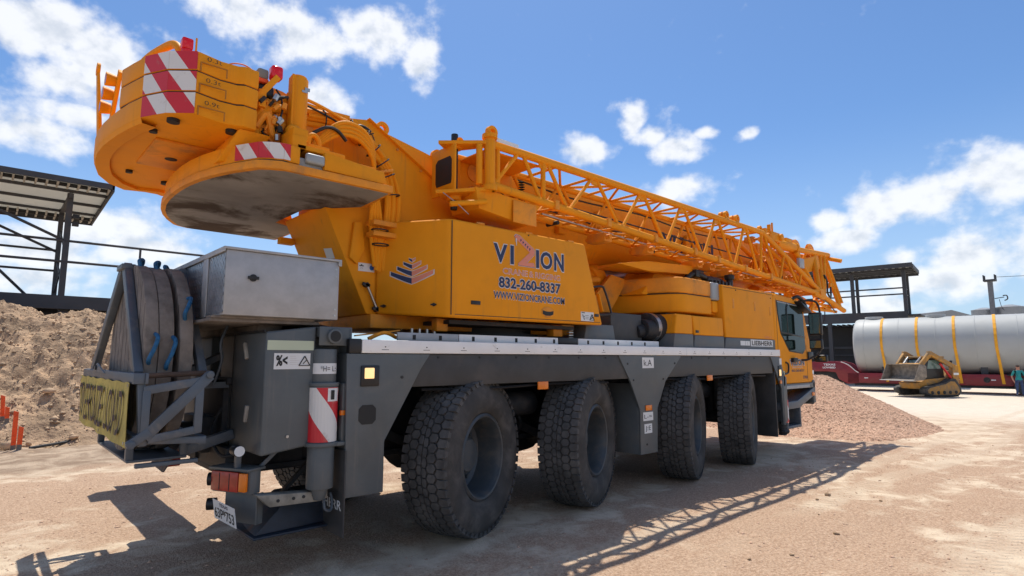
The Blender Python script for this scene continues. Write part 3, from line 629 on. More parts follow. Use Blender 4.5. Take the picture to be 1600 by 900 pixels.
# ---------------- side engine housing with the company lettering
lo = [(2.22,-1.30,2.135), (-.10,-1.30,2.12), (-.155,-1.27,2.12), (-.56,-.58,2.17), (2.22,-.58,2.17)]
hi = [(1.90,-1.30,3.125), (-.10,-1.30,3.11), (-.155,-1.27,3.11), (-.56,-.58,3.12), (1.90,-.58,3.15)]
b = MB(); b.hexa([V(*p) for p in lo], [V(*p) for p in hi]); hs = b.build('engine_housing', YEL, crane, bev=.035, seg=4, ang=.35)
b = MB(); b.hexa([(-.126,-1.2925,2.15), (-.118,-1.297,2.15), (-.112,-1.290,2.15), (-.12,-1.285,2.15)], [(-.126,-1.2925,3.09), (-.118,-1.297,3.09), (-.112,-1.290,3.09), (-.12,-1.285,3.09)]); b.build('panel_seam', DARK, hs)
FY = -1.3012
def fit(s, m, x, z, wd, ht, bold=0, e=.0015, nm='lettering'): return text(nm, s, m, hs, (x, FY, z), XP, ZP, wd, ht, bold=bold, ext=e)
OUTL = .012
def outlined(s, x, z, wd, ht, m, bold=.02, g=.010):
    fit(s, PALE, x-g*.55, z-g, wd+g*1.1, ht+g*2, bold+.035, .0012); fit(s, m, x, z, wd, ht, bold, .0024)
outlined('V', .415, 2.735, .195, .20, NAVY, .03); outlined('I', .655, 2.735, .05, .205, NAVY, .03)
outlined('I', 1.045, 2.735, .048, .205, NAVY, .03); outlined('O', 1.115, 2.735, .195, .20, NAVY, .03); outlined('N', 1.34, 2.735, .165, .205, NAVY, .03)
# the Z of the name drawn as a little crane: lattice boom, hook line, slanted mast, foot
def flat(poly, m, e, nm='emblem', yy=FY): 
    b = MB(); b.add([(p[0], yy-e, p[1]) for p in poly], [tuple(range(len(poly)))]); return b.build(nm, m, hs)
Z1 = [(.715,3.045),(.74,3.07),(.80,3.06),(1.0,2.945),(1.025,2.915),(1.02,2.88),(.90,2.775),(1.005,2.785),(1.02,2.735),(.775,2.735),(.775,2.76),(.945,2.895),(.755,3.01),(.752,2.985),(.735,2.985),(.733,3.02)]
flat([(x+(x-.87)*.045, z+(z-2.9)*.045) for x, z in Z1], PALE, .0012); flat([(x+(x-.87)*.02, z+(z-2.9)*.02) for x, z in Z1], NAVY, .0016)
flat(Z1, PINK, .0024)
for k in range(5):
    x = .80+k*.034; z = 3.03-k*.021; flat([(x,z),(x+.026,z-.006),(x+.004,z-.034)], NAVY, .003)
flat([(.735,3.03),(.752,3.03),(.748,2.95),(.739,2.95)], PALE, .003)
for wd_, x_, w_ in (('CRANE', .55, .36), ('&', .94, .065), ('RIGGING', 1.035, .40)):
    fit(wd_, PALE, x_-.005, 2.618, w_+.01, .068, .03, .0012); fit(wd_, PINK, x_, 2.623, w_, .058, .0, .0024)
outlined('832-260-8337', .49, 2.468, .955, .118, NAVY, .03)
outlined('WWW.VIZIONCRANE.COM', .42, 2.35, 1.09, .075, NAVY, .01, .006)
b = MB(); b.lathe([(.001,-.012),(.085,-.012),(.098,-.004),(.10,.0)], (0,0,0), 'y', 24)
b.v = [(1.225+p[0]*1.05, FY+p[1]*.4, 2.245+p[2]*.62) for p in b.v]; hn = b.build('hand_hold', YELD, hs)
flat([(1.14,2.262),(1.20,2.252),(1.26,2.252),(1.315,2.262),(1.31,2.222),(1.26,2.205),(1.19,2.205),(1.14,2.222)], BLKP, .009, 'hand_hold_slot')
for x0, x1, z0, z1 in ((.12,.24,2.265,2.305), (2.055,2.135,2.235,2.27)):
    b = MB(); b.box((x0,FY-.006,z0), (x1,FY+.004,z1)); b.build('lock_plate', BLACK, hs, bev=.003)
b = MB(); b.box((1.80,FY-.003,2.175), (2.035,FY+.001,2.285)); s = b.build('warning_sticker', STICK, hs)
text('pictogram', '*t', BLKP, s, (1.815,FY-.0035,2.19), XP, ZP, .05, .065, bold=.03); tri(FY-.0045, 2.0, 2.19, .07, s)
b = MB(); b.box((1.81,FY-.0045,2.268), (1.87,FY-.0035,2.278)); 
for k in range(3): b.box((1.88,FY-.0045,2.20+k*.02), (1.94,FY-.0035,2.204+k*.02))
b.build('fine_print', BLKP, s)['kind'] = 'stuff'
b = MB(); b.tube((.93,-1.29,3.088), (.93,-1.306,3.088), .008, 8); b.build('bolt', BLACK, hs)
# rear (angled) panel of the housing: chevron emblem and latches
ra, rb = Vector((-.155,-1.27,0)), Vector((-.56,-.58,0)); rd = (rb-ra).normalized(); rn = Vector((rd.y*-1, rd.x, 0)); 
if rn.x > 0: rn = -rn
rw = (rb-ra).length
def rp(u, z, e=.002): p = ra.lerp(rb, u)+rn*e; return (p.x, p.y, z)     # u runs from the outer corner inwards
def rflat(poly, m, e, nm='emblem'):
    b = MB(); b.add([rp(u, z, e) for u, z in poly], [tuple(range(len(poly)))]); return b.build(nm, m, hs)
cu_, cz_ = .48, 2.615
for k in range(4):
    hw_ = (.045,.12,.205,.295)[k]; zt = (.105,.060,.005,-.055)[k]; sag = (.015,.035,.055,.075)[k]; th = (.026,.040,.050,.058)[k]
    for sg, m in ((1, NAVY), (-1, PINK)):
        up_ = [(cu_+sg*hw_*t, cz_+zt+sag*(t**1.15)-sag*.5) for t in (0,.25,.5,.75,1)]
        poly = up_+[(u, z-th*(1-.35*abs(u-cu_)/hw_)) for u, z in reversed(up_)]
        rflat([(cu_+(u-cu_)*1.05, z+(.006 if i < 5 else -.007)) for i, (u, z) in enumerate(poly)], PALE, .0018)
        rflat(poly, m, .0026)
for u in (.17,.86):
    b = MB(); p = Vector(rp(u,2.25,0)); b.tube(p, p+rn*.014, .017, 10); q = p+rn*.016; b.bar(q-rd*.03, q+rd*.03, .012, .014); b.build('panel_latch', BLACK, hs)
# black wire guard at the housing's front edge
b = MB(); b.path([(2.16,-1.20,2.62),(2.30,-1.21,2.64),(2.36,-1.22,2.60),(2.47,-1.23,2.34),(2.44,-1.23,2.29),(2.24,-1.22,2.27)], .014, 8); b.build('grab_hoop', BLACK, crane)
b = MB(); b.bar((2.30,-1.16,2.55), (2.38,-1.16,2.32), .05, .02); b.build('hinge_plate', YEL, crane, bev=.005)

# ---------------- tower plates and boom foot
tower = [(-1.13,3.22),(-.64,2.17),(1.3,2.17),(1.3,2.75),(.62,3.20),(-.10,3.30),(-.6,3.30)]
b = MB(); b.prism(tower, 'y', -.565, .42); tw = b.build('turntable_tower', YEL, crane, bev=.012)
for yy in (-.60, .56):
    plate = [(-1.62,4.16),(-1.20,4.13),(-.93,4.14),(-.70,4.185),(.27,3.63),(.62,3.38),(1.0,3.05),(1.0,2.6),(-.30,2.6),(-.42,3.10),(-.75,3.42),(-1.35,3.46),(-1.62,3.62)]
    b = MB(); b.prism(plate, 'y', yy, yy+.035); tp = b.build('tower_side_plate', YEL, crane, bev=.006)
    b = MB(); b.prism([(-1.62,4.165),(-1.2,4.135),(-.93,4.145),(-.93,4.10),(-1.2,4.09),(-1.62,4.115)], 'y', yy-.05, yy+.09); b.build('plate_flange', YEL, tp, bev=.004)
    b = MB(); b.bar((-.71,yy-.012,4.19), (.28,yy-.012,3.635), .06, .012, up=(.48,0,.87)); b.build('plate_edge_flange', YEL, tp, bev=.003)
# lifting lugs
def lug(x, z, y, parent, r=.075):
    b = MB(); n = 20
    out = [(x+r*math.cos(t), z+r*math.sin(t)) for t in [math.pi*2*k/n for k in range(n)]]; inn = [(x+r*.5*math.cos(t), z+r*.5*math.sin(t)) for t in [math.pi*2*k/n for k in range(n)]]
    vs = [(p[0], y, p[1]) for p in out]+[(p[0], y, p[1]) for p in inn]+[(p[0], y+.05, p[1]) for p in out]+[(p[0], y+.05, p[1]) for p in inn]
    fs = []
    for k in range(n):
        l = (k+1) % n; fs += [(k, l, n+l, n+k), (2*n+k, 3*n+k, 3*n+l, 2*n+l), (k, 2*n+k, 2*n+l, l), (n+k, n+l, 3*n+l, 3*n+k)]
    b.add(vs, fs); return b.build('lifting_lug', YEL, parent)
# boom foot housing between the plates
foot = [(-.95,4.10),(-.62,4.17),(.05,4.045),(.42,3.97),(.42,3.2),(.1,3.0),(-.55,3.0),(-.95,3.3)]
b = MB(); b.prism(foot, 'y', -.52, .50); bf = b.build('boom_foot', YEL, crane, bev=.01)
b = MB(); b.prism([(.34,4.02),(.50,4.0),(.50,3.3),(.34,3.3)], 'y', -.545, .53); b.build('boom_collar', YELD, crane, bev=.008)
lug(-.50, 4.165, -.55, bf); lug(.215, 4.035, -.55, bf)
# ladder-like gusset, rung handle and stickers on the tower
b = MB(); b.prism([(-.82,3.08),(-.74,3.10),(-.70,2.82),(-.78,2.66),(-.86,2.72)], 'y', -.61, -.566); b.build('gusset', YEL, tw, bev=.006)
b = MB(); b.box((-.745,-.5685,2.60), (-.565,-.5655,2.685)); s = b.build('warning_sticker', STICK, tw); text('pictogram', '*', BLKP, s, (-.735,-.569,2.615), XP, ZP, .05, .055, bold=.05)
b = MB(); b.tube((-.595,-.5685,2.643), (-.595,-.5695,2.643), .026, 18); b.build('blue_disc', BLUEP, s)
b = MB(); b.tube((-.665,-.61,2.46), (-.545,-.61,2.22), .014, 12); hd = b.build('grab_handle', STEEL, tw)
for p in ((-.665,2.46), (-.545,2.22)):
    b = MB(); b.tube((p[0],-.566,p[1]), (p[0],-.625,p[1]), .026, 12); b.bar((p[0]-.05,-.61,p[1]+.01), (p[0]+.03,-.61,p[1]-.01), .03, .035); b.build('handle_mount', BLACK, hd, bev=.006)
q = Vector((-1.03,-.2,3.0)); nrm = Vector((-1.05,0,-.49)).normalized()
b = MB(); xd_ = Vector((0,-1,0)); yd_ = xd_.cross(nrm)*-1; 
cx_ = Vector((-.93,-.30,2.79))+nrm*.004; xd2 = (xd_*.97+Vector((.2,0,-.4))*.25).normalized(); xd2 = (xd2-nrm*xd2.dot(nrm)).normalized(); yd2 = nrm.cross(xd2)
b.add([cx_-xd2*.085-yd2*.055, cx_+xd2*.085-yd2*.055, cx_+xd2*.085+yd2*.055, cx_-xd2*.085+yd2*.055], [(0,1,2,3)]); b.build('warning_sticker', STICK, tw)
b = MB(); b.box((-1.19,.36,2.96), (-1.03,.44,3.03)); b.build('tower_bracket', YEL, tw, bev=.005)

# ---------------- counterweights
def arcpoly(xr, hw, xf, xs):               # plan of a tail-end slab: straight sides, chamfer, bowed rear
    pts = [(xf,-hw), (xs,-hw), (xs-.10,-hw+.05)]
    for k in range(13):
        t = -1+k/6; y = t*(hw-.10); pts.append((xr+(xs-.16-xr)*(abs(t)**2.4), y))
    pts += [(xs-.10,hw-.05), (xs,hw), (xf,hw)]
    return pts
# lower slab
b = MB(); lo2 = arcpoly(-2.33, 1.40, -.86, -1.86)
front = [(-.95,.55), (-1.22,.42), (-1.22,-.30), (-1.02,-.55)]
b.prism(lo2+[(-.86,.62)]+front+[(-.80,-.8)], 'z', 3.195, 3.262); sl = b.build('counterweight_slab', YELD, crane, bev=.008)
cl = [(x+(.04 if x < -1 else -.03), y*.975) for x, y in lo2]
b = MB(); b.prism(cl+[(-.9,.62),(-.97,.56),(-1.23,.43),(-1.23,-.31),(-1.05,-.56),(-.86,-.8)], 'z', 3.189, 3.1945); b.build('slab_underside', CONC, sl)
up2 = [(x+.025, y*.985) for x, y in lo2]
b = MB(); b.prism([p for p in up2 if p[0] < -1.7]+[(-1.70,1.37),(-1.7,-1.37)], 'z', 3.275, 3.42); us = b.build('counterweight_slab', YEL, crane, bev=.012)
b = MB(); b.prism([p for p in up2 if p[0] < -1.7]+[(-1.70,1.33),(-1.7,-1.33)], 'z', 3.262, 3.275); b.build('slab_gap', BLKP, us)
b = MB(); b.hexa([(-1.50,-1.38,3.275), (-.90,-1.36,3.275), (-.90,-.75,3.275), (-1.50,-.75,3.275)], [(-1.50,-1.38,3.43), (-.93,-1.36,3.385), (-.93,-.75,3.385), (-1.50,-.75,3.43)]); b.build('counterweight_wing', YEL, crane, bev=.008)
b = MB(); b.hexa([(-1.50,.75,3.275), (-.90,.75,3.275), (-.90,1.36,3.275), (-1.50,1.38,3.275)], [(-1.50,.75,3.43), (-.93,.75,3.385), (-.93,1.36,3.385), (-1.50,1.38,3.43)]); b.build('counterweight_wing', YEL, crane, bev=.008)
b = MB(); b.box((-1.73,-1.345,3.27), (-1.50,-1.1,3.345)); b.build('slab_notch', mat('bare_grey_metal', (.30,.32,.33), .55, var=.2, vscale=6), crane, bev=.006)
b = MB(); b.box((-1.66,-1.395,3.30), (-1.50,-1.345,3.385)); b.build('grey_handle', mat('grey_plastic', (.33,.36,.37), .45), crane, bev=.02, seg=3)
b = MB(); b.box((-1.72,-1.34,3.42), (-1.30,-.9,3.46)); b.box((-1.76,-1.34,3.42), (-1.64,-1.15,3.53)); b.box((-1.45,-1.3,3.40), (-.98,-.8,3.43)); b.build('slab_top_step', YEL, crane, bev=.008)
pts = [(x, y) for x, y in up2 if y < -.80 and x < -1.80]
pts = [(-1.785,-1.379)]+[p for p in up2 if p[1] < -1.0 and p[0] < -1.72]
def strip(path, z0, z1, m, parent, off=.003, u0=0, nm='stripe_marking'):
    q = []; u = u0
    for (a, c) in zip(path[:-1], path[1:]):
        d_ = Vector((c[0]-a[0], c[1]-a[1], 0)); l = d_.length; n_ = Vector((d_.y, -d_.x, 0)).normalized()
        if n_.x > .2 : n_ = -n_
        if n_.dot(Vector((-1,-1,0))) < 0: n_ = -n_
        a2 = (a[0]+n_.x*off, a[1]+n_.y*off); c2 = (c[0]+n_.x*off, c[1]+n_.y*off)
        q.append(([(*a2,z0), (*c2,z0), (*c2,z1), (*a2,z1)], [(u,0), (u+l,0), (u+l,z1-z0), (u,z1-z0)])); u += l
    return quads_uv(nm, q, m, parent)
strip(list(reversed(pts)), 3.285, 3.415, uvstripe('red_white_slab_stripes', .26), us, .004, .03)
# upper tail counterweight: three plates over a skirted base
def tail(hw, xr, grow=0.0):
    pts = [(-1.98,-hw+.02), (-2.09,-hw), (-2.14,-hw+.035), (-2.26,-hw+.045), (-2.44-grow,-hw), (-2.60-grow,-hw+.14), (-2.72-grow,-hw+.36)]
    for k in range(1, 8):
        t = -1+k/4; pts.append((xr+( -2.72-grow-xr)*abs(t)**2, t*(hw-.36)))
    pts += [(p[0], -p[1]) for p in reversed(pts[:7])]
    return pts
def base_tail():                            # the base plate reaches farther out on the left
    q = tail(1.17, -2.845)
    return [(x-.055*sstep_(-.4,.6,y)+(.0), y*(1+.20*sstep_(-.2,.9,y))) for x, y in q]
def sstep_(a, c, t): t = min(1, max(0, (t-a)/(c-a))); return t*t*(3-2*t)
TZ = [3.545, 3.725, 3.895, 4.055]
def half(pts):                              # the two upper plates only cover the right-hand part of the tail
    q = [p for p in pts if p[1] < -.46]; return q+[(-2.815,-.44), (-2.80,-.36), (-2.70,-.31), (-2.0,-.31)]
for k in range(3):
    pl_ = base_tail() if k == 0 else half(tail(1.17, -2.845))
    b = MB(); b.prism(pl_, 'z', TZ[k]+.004, TZ[k+1]-.004); cw = b.build('counterweight_plate', YEL, crane, bev=.012)
    if k < 2:
        hp = half(tail(1.17, -2.845)); b = MB(); b.prism([(-2.4+(x+2.4)*.975, -.74+(y+.74)*.975) for x, y in hp], 'z', TZ[k+1]-.004, TZ[k+1]+.004); b.build('plate_gap', BLKP, cw)
    lab = ('0.9t', '0.3t', '0.3t')[k]
    # raised frame of the grip under the cast-in weight figure
    b = MB(); zc = TZ[k]+.030
    b.box((-2.42,-1.1725,zc-.025), (-2.411,-1.165,zc+.047)); b.box((-2.411,-1.1735,zc+.040), (-2.235,-1.165,zc+.0475)); b.box((-2.235,-1.1725,zc-.025), (-2.226,-1.165,zc+.047))
    b.build('grip_recess', mat('grip_shadow_line', (.42,.16,.010), .6) if 'grip_shadow_line' not in MATS else MATS['grip_shadow_line'], cw)
    text('weight_mark', lab, BLKP, cw, (-2.375,-1.1705,zc+.065), XP, ZP, .105, .034, bold=-.008)
    p_ = tail(1.17, -2.845); strip([p_[6], p_[5], p_[4]], TZ[k]+.008, TZ[k+1]-.008, STRIPE, cw, .003, TZ[k]*.75-.02)
# lip round the underside of the base plate
sk = base_tail()
rim = [(x, y) for x, y in sk if y > -.95]; rim_in = [(x*.985+.075, y*.93) for x, y in rim]
b = MB(); n = len(rim)
vs = [(x,y,3.549) for x,y in rim]+[(x+.012,y*.99,3.515) for x,y in rim]+[(x,y,3.52) for x,y in rim_in]+[(x,y,3.549) for x,y in rim_in]
fs = [(i,i+1,n+i+1,n+i) for i in range(n-1)]+[(n+i,n+i+1,2*n+i+1,2*n+i) for i in range(n-1)]+[(2*n+i,2*n+i+1,3*n+i+1,3*n+i) for i in range(n-1)]
b.add(vs, fs); b.build('counterweight_rim', YEL, crane)
b = MB(); b.box((-2.55,-.45,3.525), (-2.10,.35,3.548)); un = b.build('base_recess_plate', YELD, crane, bev=.005)
each('hole', BLKP, un, [lambda b, x=x, y=y, r=r: b.tube((x,y,3.5215), (x,y,3.5485), r, 18) for x, y, r in ((-2.34,.0,.05),(-2.60,-.62,.03),(-2.13,-1.02,.045),(-2.53,-.95,.045),(-2.55,.7,.03),(-2.2,.9,.04))])
b = MB(); b.hexa([(-2.2,-.95,3.30), (-1.98,-.95,3.30), (-1.98,.9,3.30), (-2.2,.9,3.30)], [(-2.1,-1.12,3.545), (-1.85,-1.12,3.545), (-1.85,1.1,3.545), (-2.1,1.1,3.545)]); b.prism([(-2.0,3.50),(-1.55,3.52),(-1.62,4.0),(-1.99,4.0)], 'y', -.95, -.90)
b.box((-2.0,-.9,3.42), (-1.2,.9,3.5)); b.build('counterweight_carrier', YEL, crane, bev=.008)
b = MB(); b.tube((-2.02,-.62,3.44), (-1.86,-.80,3.42), .05, 14); b.tube((-1.90,-.76,3.425), (-1.86,-.80,3.42), .065, 14); b.build('locking_pin', YELD, crane)
# stuff on the tail: grab hoop, red lamp, row of lamps and a lug post at the rear rim
b = MB(); b.path([(-2.66,-.42,4.05),(-2.68,-.44,4.13),(-2.65,-.52,4.18),(-2.60,-.68,4.20),(-2.55,-.86,4.19),(-2.52,-.94,4.12),(-2.52,-.95,4.05)], .032, 12); b.build('lifting_hoop', YEL, crane)
b = MB(); b.tube((-2.49,-1.05,4.05), (-2.49,-1.05,4.085), .045, 14); b.box((-2.535,-1.085,4.085), (-2.455,-1.01,4.175)); a_ = b.build('obstruction_lamp', REDL, crane, bev=.014)
b = MB(); b.bar((-2.44,-1.09,4.05), (-2.44,-1.09,4.185), .012, .012); b.build('lamp_guard', YEL, a_)
b = MB(); b.hexa([(-2.86,.30,3.72), (-2.83,.30,3.72), (-2.83,.42,3.72), (-2.86,.42,3.72)], [(-2.905,.32,4.30), (-2.885,.32,4.30), (-2.885,.40,4.30), (-2.905,.40,4.30)]); tpst = b.build('tail_post', YEL, crane, bev=.006)
b = MB(); n = 18
b.lathe([(.028,-.012),(.058,-.012),(.058,.012),(.028,.012)], (-2.896,.36,4.33), 'x', 22, closed=True); b.build('post_eye', YEL, tpst)
for k in range(3):
    yk, z = .20-k*.12, 3.93+k*.085
    b = MB(); b.lathe([(.001,.03),(.045,.03),(.055,-.02),(.058,-.05),(.045,-.045),(.001,-.03)], (-2.83,yk,z), 'x', 16); l_ = b.build('rear_lamp', YEL, crane)
    b = MB(); b.tube((-2.879,yk,z), (-2.874,yk,z), .042, 16); b.build('lens', TAILR, l_)
b = MB(); b.bar((-2.79,.24,3.72), (-2.79,-.14,4.16), .03, .07); b.build('lamp_bar', YEL, crane, bev=.005)
# ---------------- winch bay behind the tower
b = MB(); b.tube((-1.74,-.75,3.72), (-1.74,.75,3.72), .30, 32); b.tube((-1.74,-.80,3.72), (-1.74,-.74,3.72), .40, 32); b.tube((-1.74,.74,3.72), (-1.74,.80,3.72), .40, 32); b.build('hoist_winch', YELD, crane, bev=.01)
b = MB(); x = -.72
while x < .72: b.lathe([(.312,-.011),(.322,0),(.312,.011)], (-1.74,x,3.72), 'y', 24); x += .024
b.build('hoist_rope_layers', DARK, crane)
b = MB(); b.tube((-1.60,-1.0,3.58), (-1.60,-1.0,4.165), .082, 28); b.tube((-1.60,-1.0,4.165), (-1.60,-1.0,4.185), .07, 24); b.tube((-1.665,-1.05,3.64), (-1.665,-1.05,4.18), .014, 8); b.build('accumulator', YEL, crane, bev=.008)
b = MB(); b.box((-1.575,-1.086,4.045), (-1.53,-1.079,4.075)); b.box((-1.60,-1.088,4.025), (-1.55,-1.081,4.045)); b.build('maker_plate', STEEL, crane)
b = MB(); b.box((-1.72,-1.14,3.56), (-1.60,-1.02,3.70)); b.build('filter_bowl', YEL, crane, bev=.04, seg=4)
b = MB(); b.path([(-1.52,-1.08,3.5),(-1.52,-1.08,3.62),(-1.50,-1.08,3.66),(-1.46,-1.08,3.66),(-1.43,-1.08,3.61),(-1.43,-1.08,3.52),(-1.47,-1.08,3.49)], .022, 10); b.tube((-1.58,-1.06,3.50), (-1.45,-1.06,3.50), .03, 10); b.tube((-1.53,-1.08,3.46), (-1.53,-1.08,3.64), .028, 12); b.build('pipe_bend', YEL, crane)
b = MB(); b.box((-1.75,-1.32,3.50), (-1.62,-1.05,3.60)); b.box((-1.62,-1.25,3.47), (-1.40,-1.0,3.52)); b.build('valve_block', YEL, crane, bev=.01)
random.seed(3)
for k in range(11):                       # tangle of pipes round the winch
    y = -1.02+k*.03; z = 3.55+random.random()*.35
    pts_ = [(-1.95+random.uniform(-.05,.05), y, z), (-1.87, y-.03, z+.12), (-1.80, y, z-.05), (-1.72+random.uniform(-.03,.08), y+.05, z+.10)]
    b = MB(); b.path(pts_, .016 if k % 3 else .030, 8); b.build('winch_pipe', YELD, crane)
b = MB(); b.path([(-1.93,-.98,3.52),(-1.94,-1.0,3.68),(-1.88,-1.0,3.80),(-1.76,-.98,3.86),(-1.68,-.95,3.87)], .036, 10); b.build('winch_pipe', YEL, crane)
for k, (x, y, z) in enumerate(((-1.86,-1.0,3.60),(-1.82,-1.02,3.70),(-1.78,-1.0,3.58),(-1.9,-.98,3.74))):
    b = MB(); b.tube((x,y,z), (x+.03,y,z+.07), .022, 8); b.build('pipe_fitting', STEEL if k % 2 else YELD, crane)
# dark lamp on a bracket with a second red lamp
b = MB(); b.bar((-1.98,-1.05,3.84), (-1.80,-1.05,4.10), .05, .05); b.bar((-1.92,-1.05,3.80), (-1.92,-1.05,3.95), .04, .06); lb = b.build('lamp_bracket', YEL, crane, bev=.005)
b = MB(); b.box((-1.94,-1.0,3.93), (-1.80,-.86,4.04)); b.build('work_lamp', BLACK, crane, bev=.03, seg=3)
b = MB(); b.box((-1.95,-1.02,4.07), (-1.86,-.92,4.16)); b.build('lamp_socket', mat('grey_lamp_body', (.20,.20,.18), .6), crane, bev=.02)
b = MB(); b.box((-1.95,-1.02,4.035), (-1.86,-.92,4.072)); b.build('amber_lamp', ORANGE, crane, bev=.008)
b = MB(); b.box((-1.85,-1.06,4.09), (-1.755,-.96,4.205)); b.build('obstruction_lamp', REDL, crane, bev=.02, seg=3)
b = MB(); b.path([(-2.22,-1.0,4.06),(-2.15,-1.0,4.12),(-2.05,-.98,4.15),(-1.96,-.97,4.12),(-1.93,-.97,4.08)], .006, 6); b.build('lamp_cable', mat('red_cable', (.42,.08,.03), .6), crane)
b = MB(); b.path([(-1.80,-1.03,4.0),(-1.76,-1.05,3.92),(-1.75,-1.05,3.8),(-1.80,-1.04,3.62)], .009, 6); b.build('lamp_cable', BLACK, crane)

# ---------------- hose bundle from the winch bay down the tower
HB = [(-1.45,-.80,3.93), (-1.15,-.80,3.95), (-.85,-.78,3.88), (-.62,-.74,3.70), (-.48,-.70,3.45), (-.45,-.66,3.15), (-.50,-.64,2.9), (-.52,-.62,2.6)]
offs = [(0,0), (.055,-.01), (-.055,.02), (.0,.055), (.05,.06)]
hoses = []
for k, (dx, dz) in enumerate(offs):
    pts_ = []
    for i, p in enumerate(HB):
        t = i/(len(HB)-1)
        pts_.append((p[0]+dx*(1 if i > 2 else .3)+ (k-2)*.012*(1 if i > 3 else .2), p[1]-dz*.35, p[2]+dz*(1.0 if i < 4 else .3)-dx*(.8 if i < 4 else .1)))
    b = MB(); b.path(pts_, .027, 10, 6); hoses.append(b.build('hydraulic_hose', YEL, crane))
for k in range(4):                       # outer loops that swing wider
    pts_ = [(-1.42,-.93,3.60+k*.012), (-1.2,-.96,3.78+k*.035), (-.98,-.94,3.80+k*.04), (-.80,-.88,3.68+k*.04), (-.72,-.80,3.45+k*.02), (-.70+k*.03,-.72,3.2), (-.66+k*.04,-.66,2.95), (-.60+k*.03,-.63,2.65)]
    b = MB(); b.path(pts_, .022, 10, 6); hoses.append(b.build('hydraulic_hose', YEL, crane))
for k in range(3):
    pts_ = [(-1.44,-.9,3.75-k*.05), (-1.3,-.86,3.62-k*.03), (-1.1,-.84,3.52-k*.02), (-.85,-.80,3.50-k*.03), (-.66,-.76,3.50-k*.04)]
    b = MB(); b.path(pts_, .018, 8, 6); hoses.append(b.build('hydraulic_hose', YEL, crane))
def ring(c, d_, r, m, parent, th=.007):
    d_ = Vector(d_).normalized(); u = d_.cross(Vector((0,1,0))).normalized(); v_ = Vector((0,1,0)); b = MB()
    pts_ = [Vector(c)+u*r*.86*math.cos(t)+v_*r*.62*math.sin(t) for t in [2*math.pi*k/14 for k in range(15)]]
    b.path(pts_, th, 6, 0); return b.build('cable_tie', m, parent)
for (p, d_, r) in (((-1.28,-.82,3.95),(1,0,.1),.10), ((-1.02,-.82,3.94),(1,0,-.2),.10), ((-.86,-.82,3.88),(1,0,-.5),.11), ((-.74,-.80,3.79),(.8,0,-.7),.11), ((-.64,-.79,3.68),(.7,0,-.8),.11), ((-.57,-.77,3.56),(.5,0,-.9),.11), ((-.50,-.75,3.38),(.2,0,-1),.11), ((-.62,-.76,3.0),(0,0,-1),.10), ((-.60,-.74,2.86),(0,0,-1),.10), ((-1.0,-.85,3.52),(1,0,0),.05), ((-.82,-.82,3.50),(1,0,0),.05)):
    ring(p, d_, r, BLACK, hoses[0])
b = MB(); b.path([(-.88,-.66,4.0),(-.80,-.70,4.04),(-.70,-.70,3.98),(-.66,-.70,3.85)], .006, 6); b.path([(-.88,-.66,3.92),(-.68,-.68,4.02)], .006, 6, 0); b.path([(-.92,-.68,3.98),(-.86,-.70,4.05),(-.78,-.7,4.05),(-.72,-.7,4.02)], .010, 6); b.build('sensor_cable', BLACK, crane)
b = MB(); b.tube((-.83,-.60,3.98), (-.83,-.635,3.98), .10, 20); b.build('pivot_cover', YEL, crane, bev=.01)
b = MB(); b.path([(-.47,-.66,3.42),(-.44,-.62,3.1),(-.47,-.61,2.8),(-.50,-.6,2.4)], .010, 6); b.build('sensor_cable', BLACK, crane)
b = MB(); b.hexa([(-.72,-.85,3.55), (-.55,-.85,3.60), (-.55,-.62,3.60), (-.72,-.62,3.55)], [(-.70,-.85,3.58), (-.53,-.85,3.63), (-.53,-.62,3.63), (-.70,-.62,3.58)]); b.build('hose_clamp', YELD, crane, bev=.004)
for z_ in (2.94, 3.05): b = MB(); b.box((-.70,-.78,z_), (-.42,-.62,z_+.05)); b.build('hose_clamp', YELD, crane, bev=.004)

# ---------------- telescopic boom
def boom_sec(x0, x1, hw, zt, zs, zb, nm, m, z_tilt=0.0):
    prof = [(-hw,zt), (-hw,zs)]
    for k in range(1, 8):
        t = math.pi*k/8; prof.append((-hw*math.cos(t)*1.0, zs-(zs-zb)*math.sin(t)))
    prof += [(hw,zs), (hw,zt)]
    b = MB(); b.prism(prof, 'x', x0, x1); return b.build(nm, m, crane, bev=.012)
bm0 = boom_sec(.30, 8.7, .42, 4.14, 3.55, 3.16, 'boom_base_section', YEL)
boom_sec(8.7, 9.6, .37, 4.09, 3.6, 3.24, 'boom_telescope_section', YEL); boom_sec(9.6, 10.9, .32, 4.04, 3.6, 3.30, 'boom_telescope_section', YELD)
b = MB(); b.box((8.55,-.45,3.16), (8.75,.45,4.18)); b.box((9.5,-.40,3.24), (9.65,.40,4.12)); b.build('boom_collar', YEL, crane, bev=.01)
text('boom_lettering', 'VIZION', NAVY, bm0, (4.95,-.4225,3.58), XP, ZP, 1.75, .30, bold=.03, ext=.004)
b = MB(); b.bar((.5,-.43,3.57), (8.6,-.43,3.57), .012, .02); b.bar((.5,-.425,4.128), (8.6,-.425,4.128), .015, .03); b.build('boom_weld_rib', YEL, bm0)
for x in (2.3,3.1,4.3,5.6):
    b = MB(); b.box((x,-.50,3.45), (x+.14,-.42,3.75)); b.prism([(x,3.75),(x+.14,3.75),(x+.07,3.92)], 'y', -.5, -.42); b.tube((x+.07,-.56,3.62), (x+.07,-.50,3.62), .05, 10); b.build('jib_bracket', YEL, crane, bev=.006)
b = MB(); b.path([(.6,-.5,3.70),(1.5,-.47,3.66),(2.2,-.47,3.74),(3.6,-.46,3.68),(5,-.46,3.72)], .012, 6); b.build('boom_cable', BLACK, crane)
